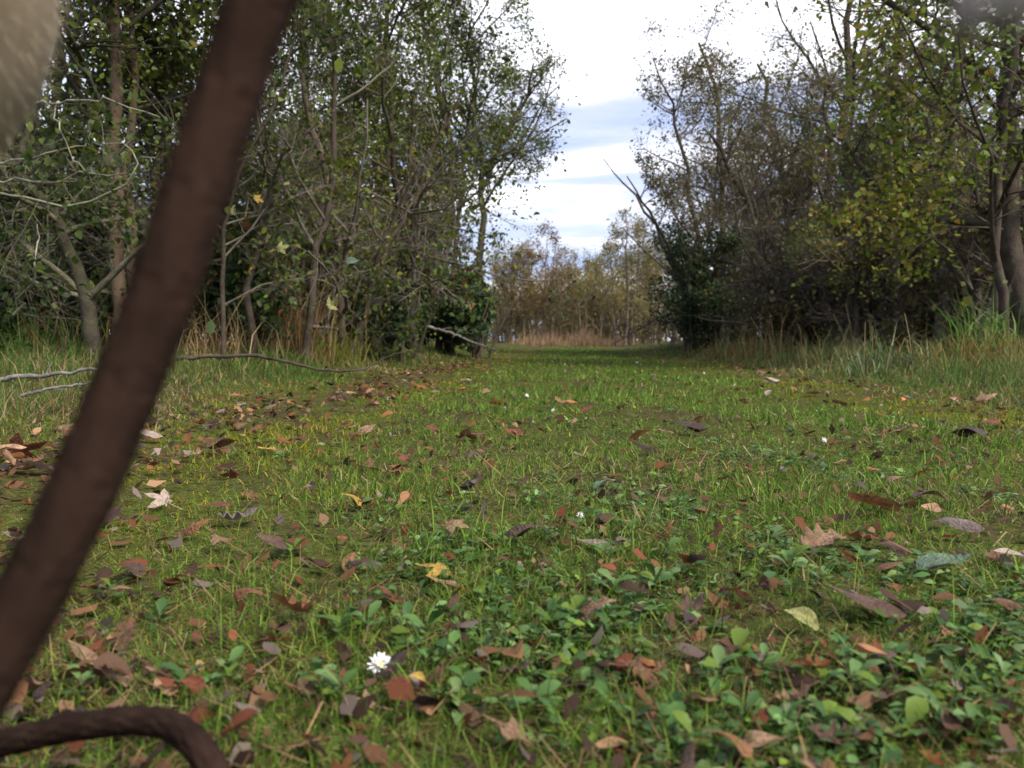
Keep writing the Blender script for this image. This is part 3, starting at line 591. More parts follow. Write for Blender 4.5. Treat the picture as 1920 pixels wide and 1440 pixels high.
# tall tufts one can point to
def tuft(label, px, py, Y, h, nb, pal, seed, spread=.12, group=None, wd=.006, lean=.5, stalks=0):
    rg = rng_(seed); p = at(px, py, Y); z0 = float(H(p[0], p[1])); base = np.array([p[0], p[1], z0])
    root = thing('grass_tuft', label, 'grass tuft', base, group)
    a = rg.normal(size=(nb, 2)) * spread; x = base[0] + a[:, 0]; y = base[1] + a[:, 1]
    V, Fs, C = blades(rg, x, y, h * rg.uniform(.45, 1.1, nb), np.full(nb, wd) * rg.uniform(.5, 1.3, nb), np.abs(rg.normal(lean, .25, nb)), pick(rg, np.asarray(pal), nb), curl=1.3)
    tag(obj('blades', mesh('tuft_blades', V - base, Fs, C), M_GRASS, root), kind='stuff')
    if stalks:
        pts = []
        for _ in range(stalks):
            d = rg.normal(size=2) * .25; q = rg.normal(size=2) * spread; hh = h * rg.uniform(.8, 1.25)
            pts.append(resample([(q[0], q[1], 0), (q[0] + d[0] * .3 * hh, q[1] + d[1] * .3 * hh, hh * .55), (q[0] + d[0] * hh, q[1] + d[1] * hh, hh)], 6))
        P = np.stack(pts); Vt, Ft = tubes(P, np.full(P.shape[:2], .0022), 3)
        tag(obj('stalks', mesh('tuft_stalks', Vt, [Ft], np.tile(np.array([[.32, .25, .14]]), (len(Vt), 1))), M_GRASS, root), kind='stuff')
    return root
GS = G_STRAW
tuft('tall straw-coloured grass column hanging below the thorn tangle', 562, 640, 6.3, .75, 420, GS[:3], 201, .13, lean=.25, stalks=14)
tuft('yellow-green drooping grass clump leaning out beside the straw column', 618, 640, 6.3, .5, 260, [(.16, .18, .03), (.22, .2, .04), (.12, .14, .03)], 202, .16, lean=.8)
tuft('dry grass clump with long stalks just right of the middle of the leash', 395, 650, 5.4, .45, 240, GS, 203, .2, lean=.5, stalks=10)
tuft('thin grass clump with reddish stalks at the left edge under the dark wood', 80, 660, 4.6, .42, 180, list(G_VL) + [(.25, .10, .05)], 204, .2, stalks=6)
tuft('green reed clump at the foot of the crooked maple stem', 1852, 610, 5.6, .62, 120, [(.07, .16, .03), (.10, .2, .04), (.16, .2, .06)], 205, .12, wd=.014, lean=.5)
tuft('brownish seeded grass clump below the reed clump', 1835, 640, 5.2, .42, 300, [(.26, .17, .06), (.2, .15, .05), (.12, .13, .04)], 206, .22, lean=.8)
tuft('grey-green grass clump with one pale bent blade in the right verge', 1655, 660, 5.4, .36, 170, [(.12, .17, .07), (.2, .22, .12), (.08, .13, .04)], 207, .14, wd=.010, lean=.7, stalks=3)
tuft('bushy green and rust grass clump at the left end of the right verge', 1420, 640, 8.2, .5, 260, [(.09, .14, .04), (.16, .15, .05), (.17, .10, .05)], 208, .22, lean=.5, stalks=8)
tuft('tan grass clump in the middle of the right verge', 1560, 650, 6.6, .42, 260, [(.26, .2, .09), (.12, .15, .05)], 209, .2, lean=.6, stalks=6)
tuft('small brown grass clump at the near corner of the right verge', 1355, 645, 9.5, .3, 160, [(.2, .13, .06), (.12, .13, .04)], 210, .16)

# ------------------------------------------------------------------ ground cover: spoon-leaved weeds
def weed_leaf_geo(s, L, W, cup=.25, arch=.5):
    """one spoon leaf along +x: 9 points"""
    t = np.array([0, .26, .56, .86, 1.0]); wv = np.array([.12, .36, .5, .29, .0]) * W
    zc = np.array([0, .16, .22, .16, .02]) * arch * L
    V = []
    for i in range(5):
        if i < 4: V += [(t[i] * L, -wv[i], zc[i] + cup * wv[i]), (t[i] * L, 0, zc[i]), (t[i] * L, wv[i], zc[i] + cup * wv[i])]
        else: V += [(t[i] * L, 0, zc[i])]
    Fq = []
    for i in range(3): a = i * 3; Fq += [(a, a + 3, a + 4, a + 1), (a + 1, a + 4, a + 5, a + 2)]
    return np.array(V), np.array(Fq), np.array([(9, 12, 10), (10, 12, 11)])
LV, LQ, LT = weed_leaf_geo(1, 1.0, .58, .2, .3)
def rot(yaw, pitch, roll):
    cy, sy, cp, sp_, cr_, sr = np.cos(yaw), np.sin(yaw), np.cos(pitch), np.sin(pitch), np.cos(roll), np.sin(roll)
    o = np.zeros_like(cy); i = np.ones_like(cy)
    Rz = np.stack([np.stack([cy, -sy, o], -1), np.stack([sy, cy, o], -1), np.stack([o, o, i], -1)], -2)
    Ry = np.stack([np.stack([cp, o, -sp_], -1), np.stack([o, i, o], -1), np.stack([sp_, o, cp], -1)], -2)
    Rx = np.stack([np.stack([i, o, o], -1), np.stack([o, cr_, -sr], -1), np.stack([o, sr, cr_], -1)], -2)
    return Rz @ Ry @ Rx
G_WEED = np.array([[.060, .125, .026], [.085, .160, .042], [.046, .098, .024], [.120, .190, .060], [.100, .155, .018]])
rg = rng_(120)
n = 13000; yy = np.exp(rg.uniform(math.log(.36), math.log(4.2), n)); xx = yy * rg.uniform(-.70, .72, n)
k = (weedmask(xx, yy) > rg.uniform(.34, 1.45, n)); xx, yy = xx[k], yy[k]
nl = rg.integers(4, 9, len(xx)); bi = np.repeat(np.arange(len(xx)), nl); n = len(bi)
sz = rg.uniform(.006, .0165, len(xx)) * np.clip(.85 + yy * .12, .9, 1.2)
Rm = rot(rg.uniform(0, 2 * math.pi, n), rg.uniform(-.2, .4, n), rg.normal(0, .35, n))
lv_ = LV[None] * (sz[bi] * rg.uniform(.6, 1.25, n))[:, None, None] * np.stack([np.ones(n), rg.uniform(.5, 1.35, n), np.ones(n)], -1)[:, None]
V = np.einsum('nij,nkj->nki', Rm, lv_) + np.stack([xx[bi] + rg.normal(0, .006, n), yy[bi] + rg.normal(0, .006, n), H(xx, yy)[bi] + rg.uniform(.001, .014, n)], -1)[:, None]
o_ = np.arange(n)[:, None, None] * 13
tag(obj('ground_cover', mesh('ground_cover', V.reshape(-1, 3), [(LQ[None] + o_).reshape(-1, 4), (LT[None] + o_).reshape(-1, 3)], np.repeat(pick(rg, G_WEED, n) * np.exp(rg.normal(size=len(xx)) * .28)[bi][:, None] * np.where(rg.uniform(size=n) < .05, 1, 0)[:, None] * np.array([.5, .35, .1]) + pick(rg, G_WEED, n) * np.exp(rg.normal(size=len(xx)) * .28)[bi][:, None] * .92, 13, axis=0), smooth=True), M_WEED), 'low spoon-leaved weeds growing through the turf', kind='stuff')
# near rosettes whose leaves can be picked apart
wl = []
for k in range(5):
    v, q, tt = weed_leaf_geo(1, 1, rng_(k).uniform(.45, .68), .3, .3 + .1 * k)
    c = np.tile(G_WEED[k], (13, 1)) * np.linspace(1, 1.15, 13)[:, None]
    me = mesh('weed_leaf', v, [q, tt], c, smooth=True); me.materials.append(M_WEED); wl.append(me)
ros_px = [(430, 1290), (350, 1300), (600, 1300), (640, 1330), (1150, 1120), (1190, 1150), (1080, 1180), (1140, 1200), (1030, 1190), (1230, 1110), (870, 1300), (860, 1340), (1000, 1330),
          (1090, 1310), (1140, 1340), (1180, 1370), (1250, 1400), (1300, 1420), (1380, 1250), (1430, 1270), (1350, 1290), (1340, 1350), (1400, 1370), (1470, 1400), (1540, 1300), (1600, 1310),
          (1650, 1330), (1590, 1250), (1680, 1260), (1730, 1310), (1770, 1370), (1820, 1400), (1880, 1300), (1860, 1270), (1700, 1400), (1620, 1400), (1550, 1380), (760, 1190), (800, 1210), (690, 1190),
          (740, 1150), (930, 1170), (640, 1200), (1480, 1080), (1540, 1100), (1620, 1070), (1700, 1090), (1250, 1050), (1180, 1010), (300, 1180), (210, 1130), (550, 1045), (150, 1310), (1050, 1060), (1130, 1060)]
ROS = []
for px, py in ros_px:
    p = ground(px, py); p[2] = H(p[0], p[1])
    r_ = thing('weed_rosette', 'low rosette of spoon-shaped green leaves in the near turf', 'weed', p, 'leafy weed rosettes in the foreground'); ROS.append(r_)
    m_ = rg.integers(5, 9); a0 = rg.uniform(0, 6.28); s0 = rg.uniform(.013, .021)
    for j in range(m_):
        lf = obj('leaf', wl[rg.integers(0, 5)], None, r_)
        a = a0 + j * 2.4; lf.location = (.002 * math.cos(a), .002 * math.sin(a), .004 + .002 * j)
        lf.rotation_euler = (rg.normal(0, .25), -rg.uniform(-.1, .35) - .06 * j, a); s = s0 * rg.uniform(.7, 1.2); lf.scale = (s, s, s)

# ------------------------------------------------------------------ fallen leaves
def crumple(V, rg, bend, curl, amp):
    V = V.copy(); x, y = V[:, 0] - .5, V[:, 1]
    ph = rg.uniform(0, 6, 4)
    z = amp * (np.sin(7 * x + ph[0]) * np.cos(6 * y + ph[1]) + .5 * np.sin(13 * y + ph[2] + 5 * x))
    if abs(bend) > 1e-3:
        r = 1 / bend; a = x / r; x2 = np.sin(a) * r; z = z + (1 - np.cos(a)) * r; x = x2
    if abs(curl) > 1e-3:
        r = 1 / curl; a = y / r; y2 = np.sin(a) * r; z = z + (1 - np.cos(a)) * r; y = y2
    V[:, 0], V[:, 1], V[:, 2] = x, y, V[:, 2] + z
    V[:, 2] -= V[:, 2].min()
    return V
def strip_leaf(wf, stations, rg, bend, curl, amp, stem=.22):
    ts = np.linspace(0, 1, stations); V, C = [], []
    for t_ in ts:
        wv = wf(t_)
        for s_ in (-1, -.5, 0, .5, 1): V.append((t_ - .12 * abs(s_) * (wv > .02) * math.sin(t_ * 3.14), s_ * wv, .02 * abs(s_) * wv)); C.append(1.25 if s_ == 0 else .95 + .1 * rg.random())
    V = np.array(V); q = []
    for i in range(stations - 1):
        for j in range(4): a = i * 5 + j; q.append((a, a + 5, a + 6, a + 1))
    k = len(V); V = np.concatenate([V, [(-stem, -.010, 0), (-stem, .010, 0), (0, .012, 0), (0, -.012, 0)]]); q.append((k, k + 3, k + 2, k + 1)); C += [1.1] * 4
    return mesh('fallen_leaf', crumple(V, rg, bend, curl, amp), [np.array(q)], np.array(C)[:, None] * np.ones(3), smooth=True)
def maple_leaf(rg, bend, curl, amp):
    lob = [(-2.35, .42), (-1.05, .85), (0, 1.0), (1.05, .85), (2.35, .42)]; pts = []
    for i, (a, r_) in enumerate(lob):
        pts += [(a - .30, r_ * .66), (a - .14, r_ * .80), (a, r_), (a + .14, r_ * .80), (a + .30, r_ * .66)]
        if i < 4: pts.append(((a + lob[i + 1][0]) / 2, .36))
    pts.append((3.05, .16)); pts.insert(0, (-3.05, .16))
    out_ = np.array([(.32 + .62 * r_ * math.cos(a), .62 * r_ * math.sin(a), 0) for a, r_ in pts]); m_ = len(out_)
    mid = np.array([(.32 + .5 * (p[0] - .32), .5 * p[1], .015) for p in out_]); V = np.concatenate([out_, mid, [(.32, 0, 0)]])
    q = np.array([(i, i + 1, m_ + i + 1, m_ + i) for i in range(m_ - 1)]); tr_ = np.array([(m_ + i, m_ + i + 1, 2 * m_) for i in range(m_ - 1)])
    k = len(V); V = np.concatenate([V, [(-.35, -.012, 0), (-.35, .012, 0), (.3, .012, .004), (.3, -.012, .004)]])
    C = np.concatenate([np.full(m_, .92), np.tile([.9, 1.2], m_)[:m_], [1.25], [1.1] * 4])
    return mesh('fallen_leaf', crumple(V, rg, bend, curl, amp), [q, tr_, np.array([(k, k + 3, k + 2, k + 1)])], C[:, None] * np.ones(3), smooth=True)
oak_w = lambda t_: (.30 * math.sin(math.pi * min(1, t_ * .93 + .02)) ** .7 * (.72 + .34 * math.sin(t_ * 27 - 1.2)) + .008) if 0 < t_ < 1 else .006
ov_w = lambda t_: .29 * math.sin(math.pi * t_ ** .85) ** .9 + .004
nar_w = lambda t_: .17 * math.sin(math.pi * t_ ** .8) + .004
LM = {k: [] for k in ('oak', 'maple', 'oval', 'curl', 'narrow')}
for k in range(4):
    r_ = rng_(300 + k)
    LM['oak'].append(strip_leaf(oak_w, 23, r_, r_.uniform(-1.4, 2.2), r_.uniform(1.0, 4.0), .055))
    LM['maple'].append(maple_leaf(r_, r_.uniform(-1.2, 2.2), r_.uniform(-2.0, 2.6), .065))
    LM['oval'].append(strip_leaf(ov_w, 11, r_, r_.uniform(-1.3, 1.8), r_.uniform(-2.0, 3.2), .045))
    LM['curl'].append(strip_leaf(ov_w, 12, r_, r_.uniform(-1.6, -.6), r_.uniform(-6.0, -4.0), .03))
    LM['narrow'].append(strip_leaf(nar_w, 10, r_, r_.uniform(-.8, 1.0), r_.uniform(1, 4), .02))
for v in LM.values():
    for me in v: me.materials.append(M_FALLEN)
LC = dict(orange=(.27, .115, .045), brown=(.19, .095, .048), red=(.20, .068, .036), tan=(.36, .22, .125), pale=(.52, .40, .33), purple=(.115, .066, .045), dark=(.06, .036, .026),
          yellow=(.50, .32, .06), pink=(.34, .20, .115), grey=(.22, .165, .14), sage=(.15, .22, .14), lime=(.36, .36, .13))
def put_leaf(p, kind, colr, size, yaw, tilt, roll, label, group=None, lift=.004, rg=None):
    o = obj('fallen_leaf', LM[kind][rg.integers(0, 4)], None, None)
    o.location = (p[0], p[1], float(H(p[0], p[1])) + lift); o.rotation_euler = (roll, tilt, yaw); o.scale = (size, size, size * rg.uniform(.8, 1.2))
    c = np.array(LC[colr]) * np.exp(rg.normal() * .10); o.color = (*(c * (1 if group is None else np.exp(rg.normal() * .38))), 1)
    return tag(o, label, 'fallen leaf', group)
rg = rng_(140)
HAND = [  # x, y, width px, kind, colour, upright 0..1, label
    (1635, 962, 95, 'oval', 'orange', .7, 'large orange-brown leaf standing half upright at the right of the turf'),
    (655, 955, 42, 'oval', 'yellow', .3, 'small clear yellow leaf alone in the turf, left of centre'),
    (297, 948, 58, 'maple', 'pale', .3, 'pale pinkish white lobed leaf right of the leash'),
    (210, 982, 66, 'maple', 'purple', .2, 'dark purple-brown leaf tucked close to the right side of the leash'),
    (405, 957, 52, 'narrow', 'red', .1, 'narrow red-brown leaf just above a grey-brown curled one'),
    (452, 980, 75, 'oak', 'grey', .15, 'wide grey-brown wavy-edged leaf left of the yellow leaf'),
    (376, 1010, 56, 'curl', 'orange', .4, 'humped orange-brown leaf between two flatter brown ones'),
    (418, 1032, 58, 'maple', 'pink', .2, 'tan-pink lobed leaf at the right end of a row of three leaves'),
    (322, 1024, 62, 'oak', 'brown', .1, 'brown leaf at the left end of a row of three leaves'),
    (508, 1045, 58, 'oval', 'purple', .9, 'dark purple folded leaf standing upright in the turf'),
    (855, 1002, 62, 'maple', 'tan', .2, 'light tan leaf in straw-mixed turf near the middle of the photo'),
    (985, 1022, 68, 'curl', 'purple', .4, 'curled dark purple-brown leaf in the middle of the turf'),
    (815, 1088, 76, 'maple', 'yellow', .3, 'yellow-tan lobed leaf, brightest in the centre foreground'),
    (835, 1112, 58, 'oval', 'tan', .1, 'tan leaf lying just under the yellow-tan lobed leaf'),
    (545, 1168, 92, 'oak', 'orange', .5, 'large orange-brown twisted leaf in the left foreground'),
    (468, 1145, 60, 'curl', 'red', .3, 'red-brown curled leaf beside the large twisted orange-brown one'),
    (722, 1140, 66, 'curl', 'red', .3, 'dark red leaf in a brown patch left of the yellow-tan lobed leaf'),
    (155, 1247, 78, 'narrow', 'tan', .25, 'slim cream-tan leaf pointing up to the right beside the lower leash'),
    (1612, 1150, 150, 'curl', 'purple', .2, 'very long dark rolled leaf like a strip of bark in the right foreground'),
    (1500, 1187, 62, 'oval', 'lime', .3, 'pale yellow-green leaf left of the long dark rolled leaf'),
    (948, 1402, 128, 'maple', 'pink', .35, 'large pinkish brown crumpled leaf at the bottom centre edge'),
    (1315, 1350, 78, 'maple', 'pink', .4, 'pinkish brown leaf among weeds, second large one from the bottom centre leaf'),
    (1495, 1340, 72, 'oak', 'pink', .3, 'dusty pink-brown leaf among weeds below the long dark rolled leaf'),
    (1212, 1285, 92, 'maple', 'brown', .25, 'brown star-shaped leaf in the centre-right foreground'),
    (1120, 1180, 82, 'oak', 'pink', .7, 'dull pink deeply lobed oak leaf standing up amid weeds'),
    (1115, 1028, 92, 'narrow', 'grey', .1, 'long thin grey-brown leaf right of the curled purple-brown one'),
    (1545, 1030, 88, 'oak', 'pink', .1, 'pinkish brown rolled leaf left of a red-orange crumb, right foreground'),
    (1620, 1025, 62, 'oak', 'red', .2, 'red-orange leaf crumb between two pinkish leaves below the large orange leaf'),
    (1668, 1048, 56, 'curl', 'purple', .2, 'dark leaf tip at the right end of the pinkish rolled leaves'),
    (1792, 1008, 82, 'curl', 'grey', .2, 'purple-grey rolled leaf near the right edge'),
    (1745, 946, 62, 'oval', 'purple', .1, 'flat dull purple leaf right of the large orange-brown leaf'),
    (1775, 1070, 96, 'oval', 'sage', .15, 'broad grey-green fallen leaf near the right edge'),
    (1895, 1065, 70, 'oval', 'pale', .2, 'pale pinkish leaf touching the right edge of the photo'),
    (1135, 922, 42, 'oval', 'sage', .35, 'small shiny grey-green leaf in a pale weed patch in the middle'),
    (885, 822, 70, 'maple', 'brown', .4, 'broad brown lobed leaf a little above the middle of the turf'),
    (962, 820, 34, 'oval', 'red', .4, 'small red-brown leaf right of the broad brown lobed one'),
    (808, 820, 34, 'oval', 'red', .8, 'small dark red leaf left of the broad brown lobed one'),
    (690, 887, 42, 'narrow', 'red', .3, 'red-brown leaf sliver left of a starry red leaf'),
    (752, 868, 50, 'maple', 'red', .4, 'starry red-brown leaf in the turf left of centre'),
    (882, 895, 54, 'narrow', 'red', .1, 'slim red-brown leaf above a dark brown curl in the middle'),
    (897, 918, 62, 'curl', 'dark', .3, 'dark brown curled leaf under the slim red-brown one'),
    (1205, 850, 48, 'curl', 'dark', .2, 'dark curled leaf right below an orange leaf, right of centre'),
    (1203, 830, 40, 'oval', 'orange', .5, 'bright orange leaf on top of a dark curled one'),
    (1250, 819, 32, 'oval', 'tan', .3, 'small pinkish tan leaf right of the bright orange one'),
    (1288, 810, 66, 'curl', 'dark', .1, 'blackish wavy leaf behind the small pinkish tan one'),
    (1815, 822, 74, 'curl', 'dark', .2, 'black-brown curled leaf in the turf near the right edge'),
    (48, 852, 88, 'maple', 'red', .7, 'big red-brown leaf standing up in the heap left of the leash'),
    (25, 880, 80, 'oak', 'pink', .3, 'tan-pink leaf at the bottom of the heap left of the leash'),
    (60, 885, 70, 'oval', 'grey', .2, 'grey-brown leaf at the right of the heap left of the leash'),
    (15, 862, 60, 'oval', 'tan', .4, 'pale tan leaf behind the heap left of the leash'),
    (278, 825, 48, 'curl', 'pale', .2, 'pale curled leaf at the mossy edge right of the leash'),
    (300, 795, 58, 'maple', 'grey', .4, 'grey-pink leaf in the leaf drift right of the leash'),
    (415, 848, 60, 'curl', 'brown', .5, 'dark brown folded leaf in mossy turf right of the leash'),
    (362, 862, 46, 'oak', 'tan', .2, 'tan wavy leaf left of the dark brown folded one'),
    (500, 850, 34, 'oval', 'yellow', .2, 'small tan-yellow leaf in mossy turf, left half'),
    (655, 800, 28, 'oval', 'tan', .2, 'little buff leaf at the far mossy edge, left half'),
    (787, 778, 30, 'oak', 'tan', .8, 'tan upright leaf curl in front of the far turf'),
    (820, 746, 36, 'narrow', 'orange', .1, 'narrow orange leaf in the far turf left of centre'),
    (878, 718, 26, 'oval', 'pale', .3, 'whitish leaf in the far turf, left of centre'),
    (932, 762, 36, 'oval', 'orange', .3, 'orange-buff leaf in the far turf, centre'),
    (1100, 775, 26, 'oval', 'red', .4, 'single red leaf in the far turf right of centre'),
    (1443, 718, 34, 'curl', 'pale', .3, 'pale curled leaf far off near the right verge'),
    (1527, 740, 46, 'narrow', 'brown', .1, 'wide brown leaf far off near the right verge'),
    (1850, 752, 46, 'maple', 'pink', .5, 'pinkish brown leaf on the mossy strip near the right edge'),
    (1775, 704, 38, 'maple', 'pink', .5, 'dusty pink leaf caught up in the right verge grass'),
    (1702, 703, 26, 'oval', 'red', .4, 'rusty leaf at the foot of the right verge grass'),
    (1708, 812, 46, 'oak', 'tan', .4, 'tan oak leaf in the turf near the black-brown curl'),
    (1860, 802, 30, 'oval', 'red', .4, 'rusty leaf between the black-brown curl and the right edge'),
    (1735, 905, 36, 'oval', 'orange', .6, 'rust-orange leaf standing above the flat dull purple one'),
    (1682, 915, 40, 'oval', 'pink', .3, 'small salmon leaf just above the large orange-brown one'),
    (1572, 765, 30, 'oval', 'brown', .8, 'little brown upright leaf between two daisies on the right'),
    (745, 1322, 56, 'oval', 'red', .3, 'blurred crimson leaf in the near foreground below the daisy'),
    (782, 1312, 40, 'oval', 'yellow', .4, 'blurred amber leaf beside the crimson one below the daisy'),
    (680, 1345, 62, 'maple', 'pink', .2, 'blurred dusty pink leaf left of the crimson one'),
    (362, 1335, 42, 'oval', 'red', .95, 'pinkish red leaf tip standing up behind the bend of the leash'),
    (245, 1092, 54, 'oval', 'purple', .2, 'flat purple leaf in moss right of the lower leash'),
    (335, 1112, 60, 'oak', 'brown', .3, 'dull brown curled leaf right of the flat purple one'),
    (318, 1155, 46, 'narrow', 'purple', .2, 'thin dark purple leaf below the dull brown curled one'),
    (1030, 1268, 54, 'maple', 'brown', .2, 'crumpled brown leaf left of the brown star-shaped one'),
    (970, 1280, 62, 'oak', 'purple', .1, 'dark purple-brown leaf right of the big daisy'),
    (1310, 978, 36, 'curl', 'orange', .3, 'small orange-brown curl in pale straw right of centre'),
    (1300, 1158, 70, 'maple', 'purple', .2, 'dark damp leaf at the left of the long dark rolled leaf'),
    (605, 1250, 38, 'narrow', 'orange', .2, 'bright orange sliver left of the big daisy'),
    (712, 1272, 46, 'oval', 'purple', .1, 'dark leaf right under the big daisy'),
    (95, 1330, 50, 'curl', 'dark', .3, 'blackish curl just behind the leash on the ground'),
    (1670, 1085, 50, 'curl', 'brown', .3, 'folded brown leaf just above the long dark rolled one'),
    (1880, 1160, 60, 'curl', 'brown', .2, 'brown leaf curl at the right edge below the pale pinkish one'),
    (690, 815, 34, 'oval', 'pink', .6, 'pink-tan leaf standing in the turf left of the small dark red one'),
    (1180, 1165 + 110, 60, 'oak', 'red', .2, 'reddish oak leaf behind the brown star-shaped one'),
    (1560, 1410, 80, 'oak', 'purple', .2, 'dark blurred leaf between weeds at the bottom right'),
    (1430, 1430, 70, 'oval', 'tan', .2, 'blurred tan leaf at the bottom edge right of centre'),
    (300, 1290, 50, 'oak', 'tan', .2, 'buff leaf just behind the middle of the leash on the ground'),
]
for px, py, wpx, kind, colr, upr, lab in HAND:
    p = ground(px, py + wpx * .12); dist = p[1]; size = 1.12 * wpx / F * dist * {'maple': 1.0, 'oak': 1.05, 'oval': 1.05, 'curl': 1.05, 'narrow': 1.05}[kind]
    yaw = rg.choice([0, math.pi]) + rg.uniform(-.5, .5)
    put_leaf(p, kind, colr, size, yaw, rg.uniform(-.35, .1) - upr * .5, rg.uniform(-.3, .3) + upr * .7 * rg.choice([-1, 1]), lab, None, .010 + .012 * upr, rg)
def project(p):
    q = np.asarray(p, float) - CAM; f = np.array([0, math.cos(PITCH), -math.sin(PITCH)]); u = np.array([0, math.sin(PITCH), math.cos(PITCH)])
    return 960 + F * q[0] / (q @ f), 720 - F * (q @ u) / (q @ f)
MARKS = {}
for px, py, wpx, kind, colr, upr, lab in HAND:
    words_ = lab.split(); e_ = next((i for i, w_ in enumerate(words_) if w_ in ('leaf', 'curl', 'sliver', 'tip')), None)
    if e_ is None: continue
    if words_[e_ + 1:e_ + 2] and words_[e_ + 1] in ('curl', 'tip', 'sliver', 'crumb'): e_ += 1
    nm = ' '.join(words_[:e_ + 1])
    if e_ <= 4: MARKS[nm] = None if nm in MARKS else (px, py, wpx)
MARKS = {k: v for k, v in MARKS.items() if v}; MARKS['big white daisy'] = (712, 1248, 54)
USED = set()
def beside(p, desc, reach=200):
    """desc plus where the thing lies beside something one can point to; None when nothing near is left"""
    x, y = project(p); art = sorted(MARKS.items(), key=lambda kv: math.hypot(kv[1][0] - x, (kv[1][1] - y) * 1.6))
    for nm, (mx_, my_, mw) in art[:10]:
        dx, dy = x - mx_, y - my_
        if math.hypot(dx, dy * 1.6) > reach: return None
        rel = ('right of' if dx > 0 else 'left of') if abs(dx) > abs(dy) * 1.3 else ('in front of' if dy > 0 else 'behind')
        t_ = desc + ' ' + rel + ' the ' + nm
        if t_ not in USED and len(t_.replace('-', ' ').split()) <= 16: USED.add(t_); return t_
    return None
# look-alikes scattered over the ride and the drift on its left edge
KINDS = [('oval', 'brown', 'small plain brown oval leaf lying in the turf', 'plain brown oval leaves in the turf'), ('oak', 'brown', 'small brown wavy-edged oak leaf lying in the turf', 'brown oak leaves in the turf'),
         ('maple', 'red', 'small red-brown maple leaf lying in the turf', 'red-brown maple leaves in the turf'), ('curl', 'dark', 'small dark rolled-up leaf lying in the turf', 'dark rolled leaves in the turf'),
         ('oval', 'pink', 'small dull pink leaf lying in the turf', 'dull pink leaves in the turf'), ('oval', 'tan', 'small buff leaf lying in the turf', 'buff leaves in the turf')]
def scatter(n, sampler):
    c = 0
    while c < n:
        x, y = sampler()
        if abs(x) > .68 * y + .05: continue
        kd, colr, lab, grp = KINDS[rg.choice(6, p=[.14, .24, .26, .20, .10, .06])]
        lab = beside((x, y, float(H(x, y))), lab.split(' lying')[0], 240) or lab
        put_leaf((x, y), kd, colr, rg.uniform(.016, .046) * np.clip(.75 + .18 * y, .8, 1.5), rg.uniform(0, 6.28), rg.uniform(-.6, .3), rg.uniform(-.9, .9), lab, grp, rg.uniform(.001, .014), rg); c += 1
def s_turf():
    y = math.exp(rg.uniform(math.log(.42), math.log(9))); return y * rg.uniform(-.62, .62), y
def s_drift():
    y = math.exp(rg.uniform(math.log(1.4), math.log(8))); return SLOPE * y - 1.0 + rg.normal() * (.12 + .16 * rg.random()) + .10 * math.sin(2.1 * y), y
scatter(105, s_turf); scatter(85, s_drift)
for r_ in ROS:
    t_ = beside(r_.location, 'green weed rosette', 340)
    if t_: r_['label'] = t_
# the rest of the drift and of the strewn leaves
LMV = []
for kd_, v_ in LM.items():
    for me in v_:
        a_ = np.empty(len(me.vertices) * 3, np.float32); me.vertices.foreach_get('co', a_)
        LMV.append((a_.reshape(-1, 3), [np.array(p.vertices[:]) for p in me.polygons]))
def strewn(name, label, seed, spots, smin, smax, cols):
    rg = rng_(seed); Vs, Q4, T3, C, o = [], [], [], [], 0
    pal = np.array([LC[c] for c in cols])
    Rm = rot(rg.uniform(0, 6.28, len(spots)), rg.uniform(-.5, .4, len(spots)), rg.uniform(-.6, .6, len(spots)))
    for (x, y), M_ in zip(spots, Rm):
        v, fs = LMV[rg.integers(0, len(LMV))]; sz_ = rg.uniform(smin, smax) * float(np.clip(.75 + .16 * y, .8, 1.5))
        Vs.append((v * sz_) @ M_.T + np.array([x, y, float(H(x, y)) + rg.uniform(.006, .02)]))
        for f_ in fs: (Q4 if len(f_) == 4 else T3).append(f_ + o)
        C.append(np.tile(pal[rg.integers(0, len(pal))] * np.exp(rg.normal() * .4 - .1), (len(v), 1))); o += len(v)
    tag(obj(name, mesh(name, np.concatenate(Vs), [np.array(Q4), np.array(T3)], np.concatenate(C), smooth=True), M_GRASS), label, kind='stuff')
sp = [s_drift() for _ in range(340)] + [(SLOPE * y + 1.55 + rg.normal() * .12, y) for y in np.exp(rg.uniform(math.log(2.2), math.log(9), 150))] + [s_turf() for _ in range(170)]
strewn('leaf_drift', 'drifts of small brown leaves along both edges of the ride', 151, sp, .022, .042, ('brown', 'brown', 'red', 'purple', 'dark', 'pink', 'grey', 'orange'))
# leaf crumbs and specks of litter: nobody could count them
rg = rng_(150); n = 6500
yy = np.exp(rg.uniform(math.log(.35), math.log(10), n)); xx = yy * rg.uniform(-.68, .68, n)
dr = rg.uniform(size=n) < .25; xx[dr] = SLOPE * yy[dr] - 1.02 + rg.normal(size=dr.sum()) * .14
k = fld(xx, yy, 4.4, 3.1) + rg.normal(size=n) * .5 > -.2; xx, yy = xx[k], yy[k]; n = len(xx)
s = rg.uniform(.004, .014, n) * np.clip(.8 + .2 * yy, .8, 2)
Rm = rot(rg.uniform(0, 6.28, n), rg.normal(0, .5, n), rg.normal(0, .5, n))
sh = np.array([(-.9, -.1, 0), (-.2, -.5, .1), (.6, -.35, 0), (1, .1, .15), (.2, .5, 0), (-.6, .4, .1)])
V = np.einsum('nij,kj->nki', Rm, sh) * s[:, None, None] * rg.uniform(.6, 1.3, (n, 6, 1)) + np.stack([xx, yy, H(xx, yy) + rg.uniform(.002, .016, n)], -1)[:, None]
pal = np.array([LC[c] for c in ('brown', 'dark', 'purple', 'pink', 'red', 'dark', 'brown', 'grey')]) * .85
i = np.arange(n) * 6
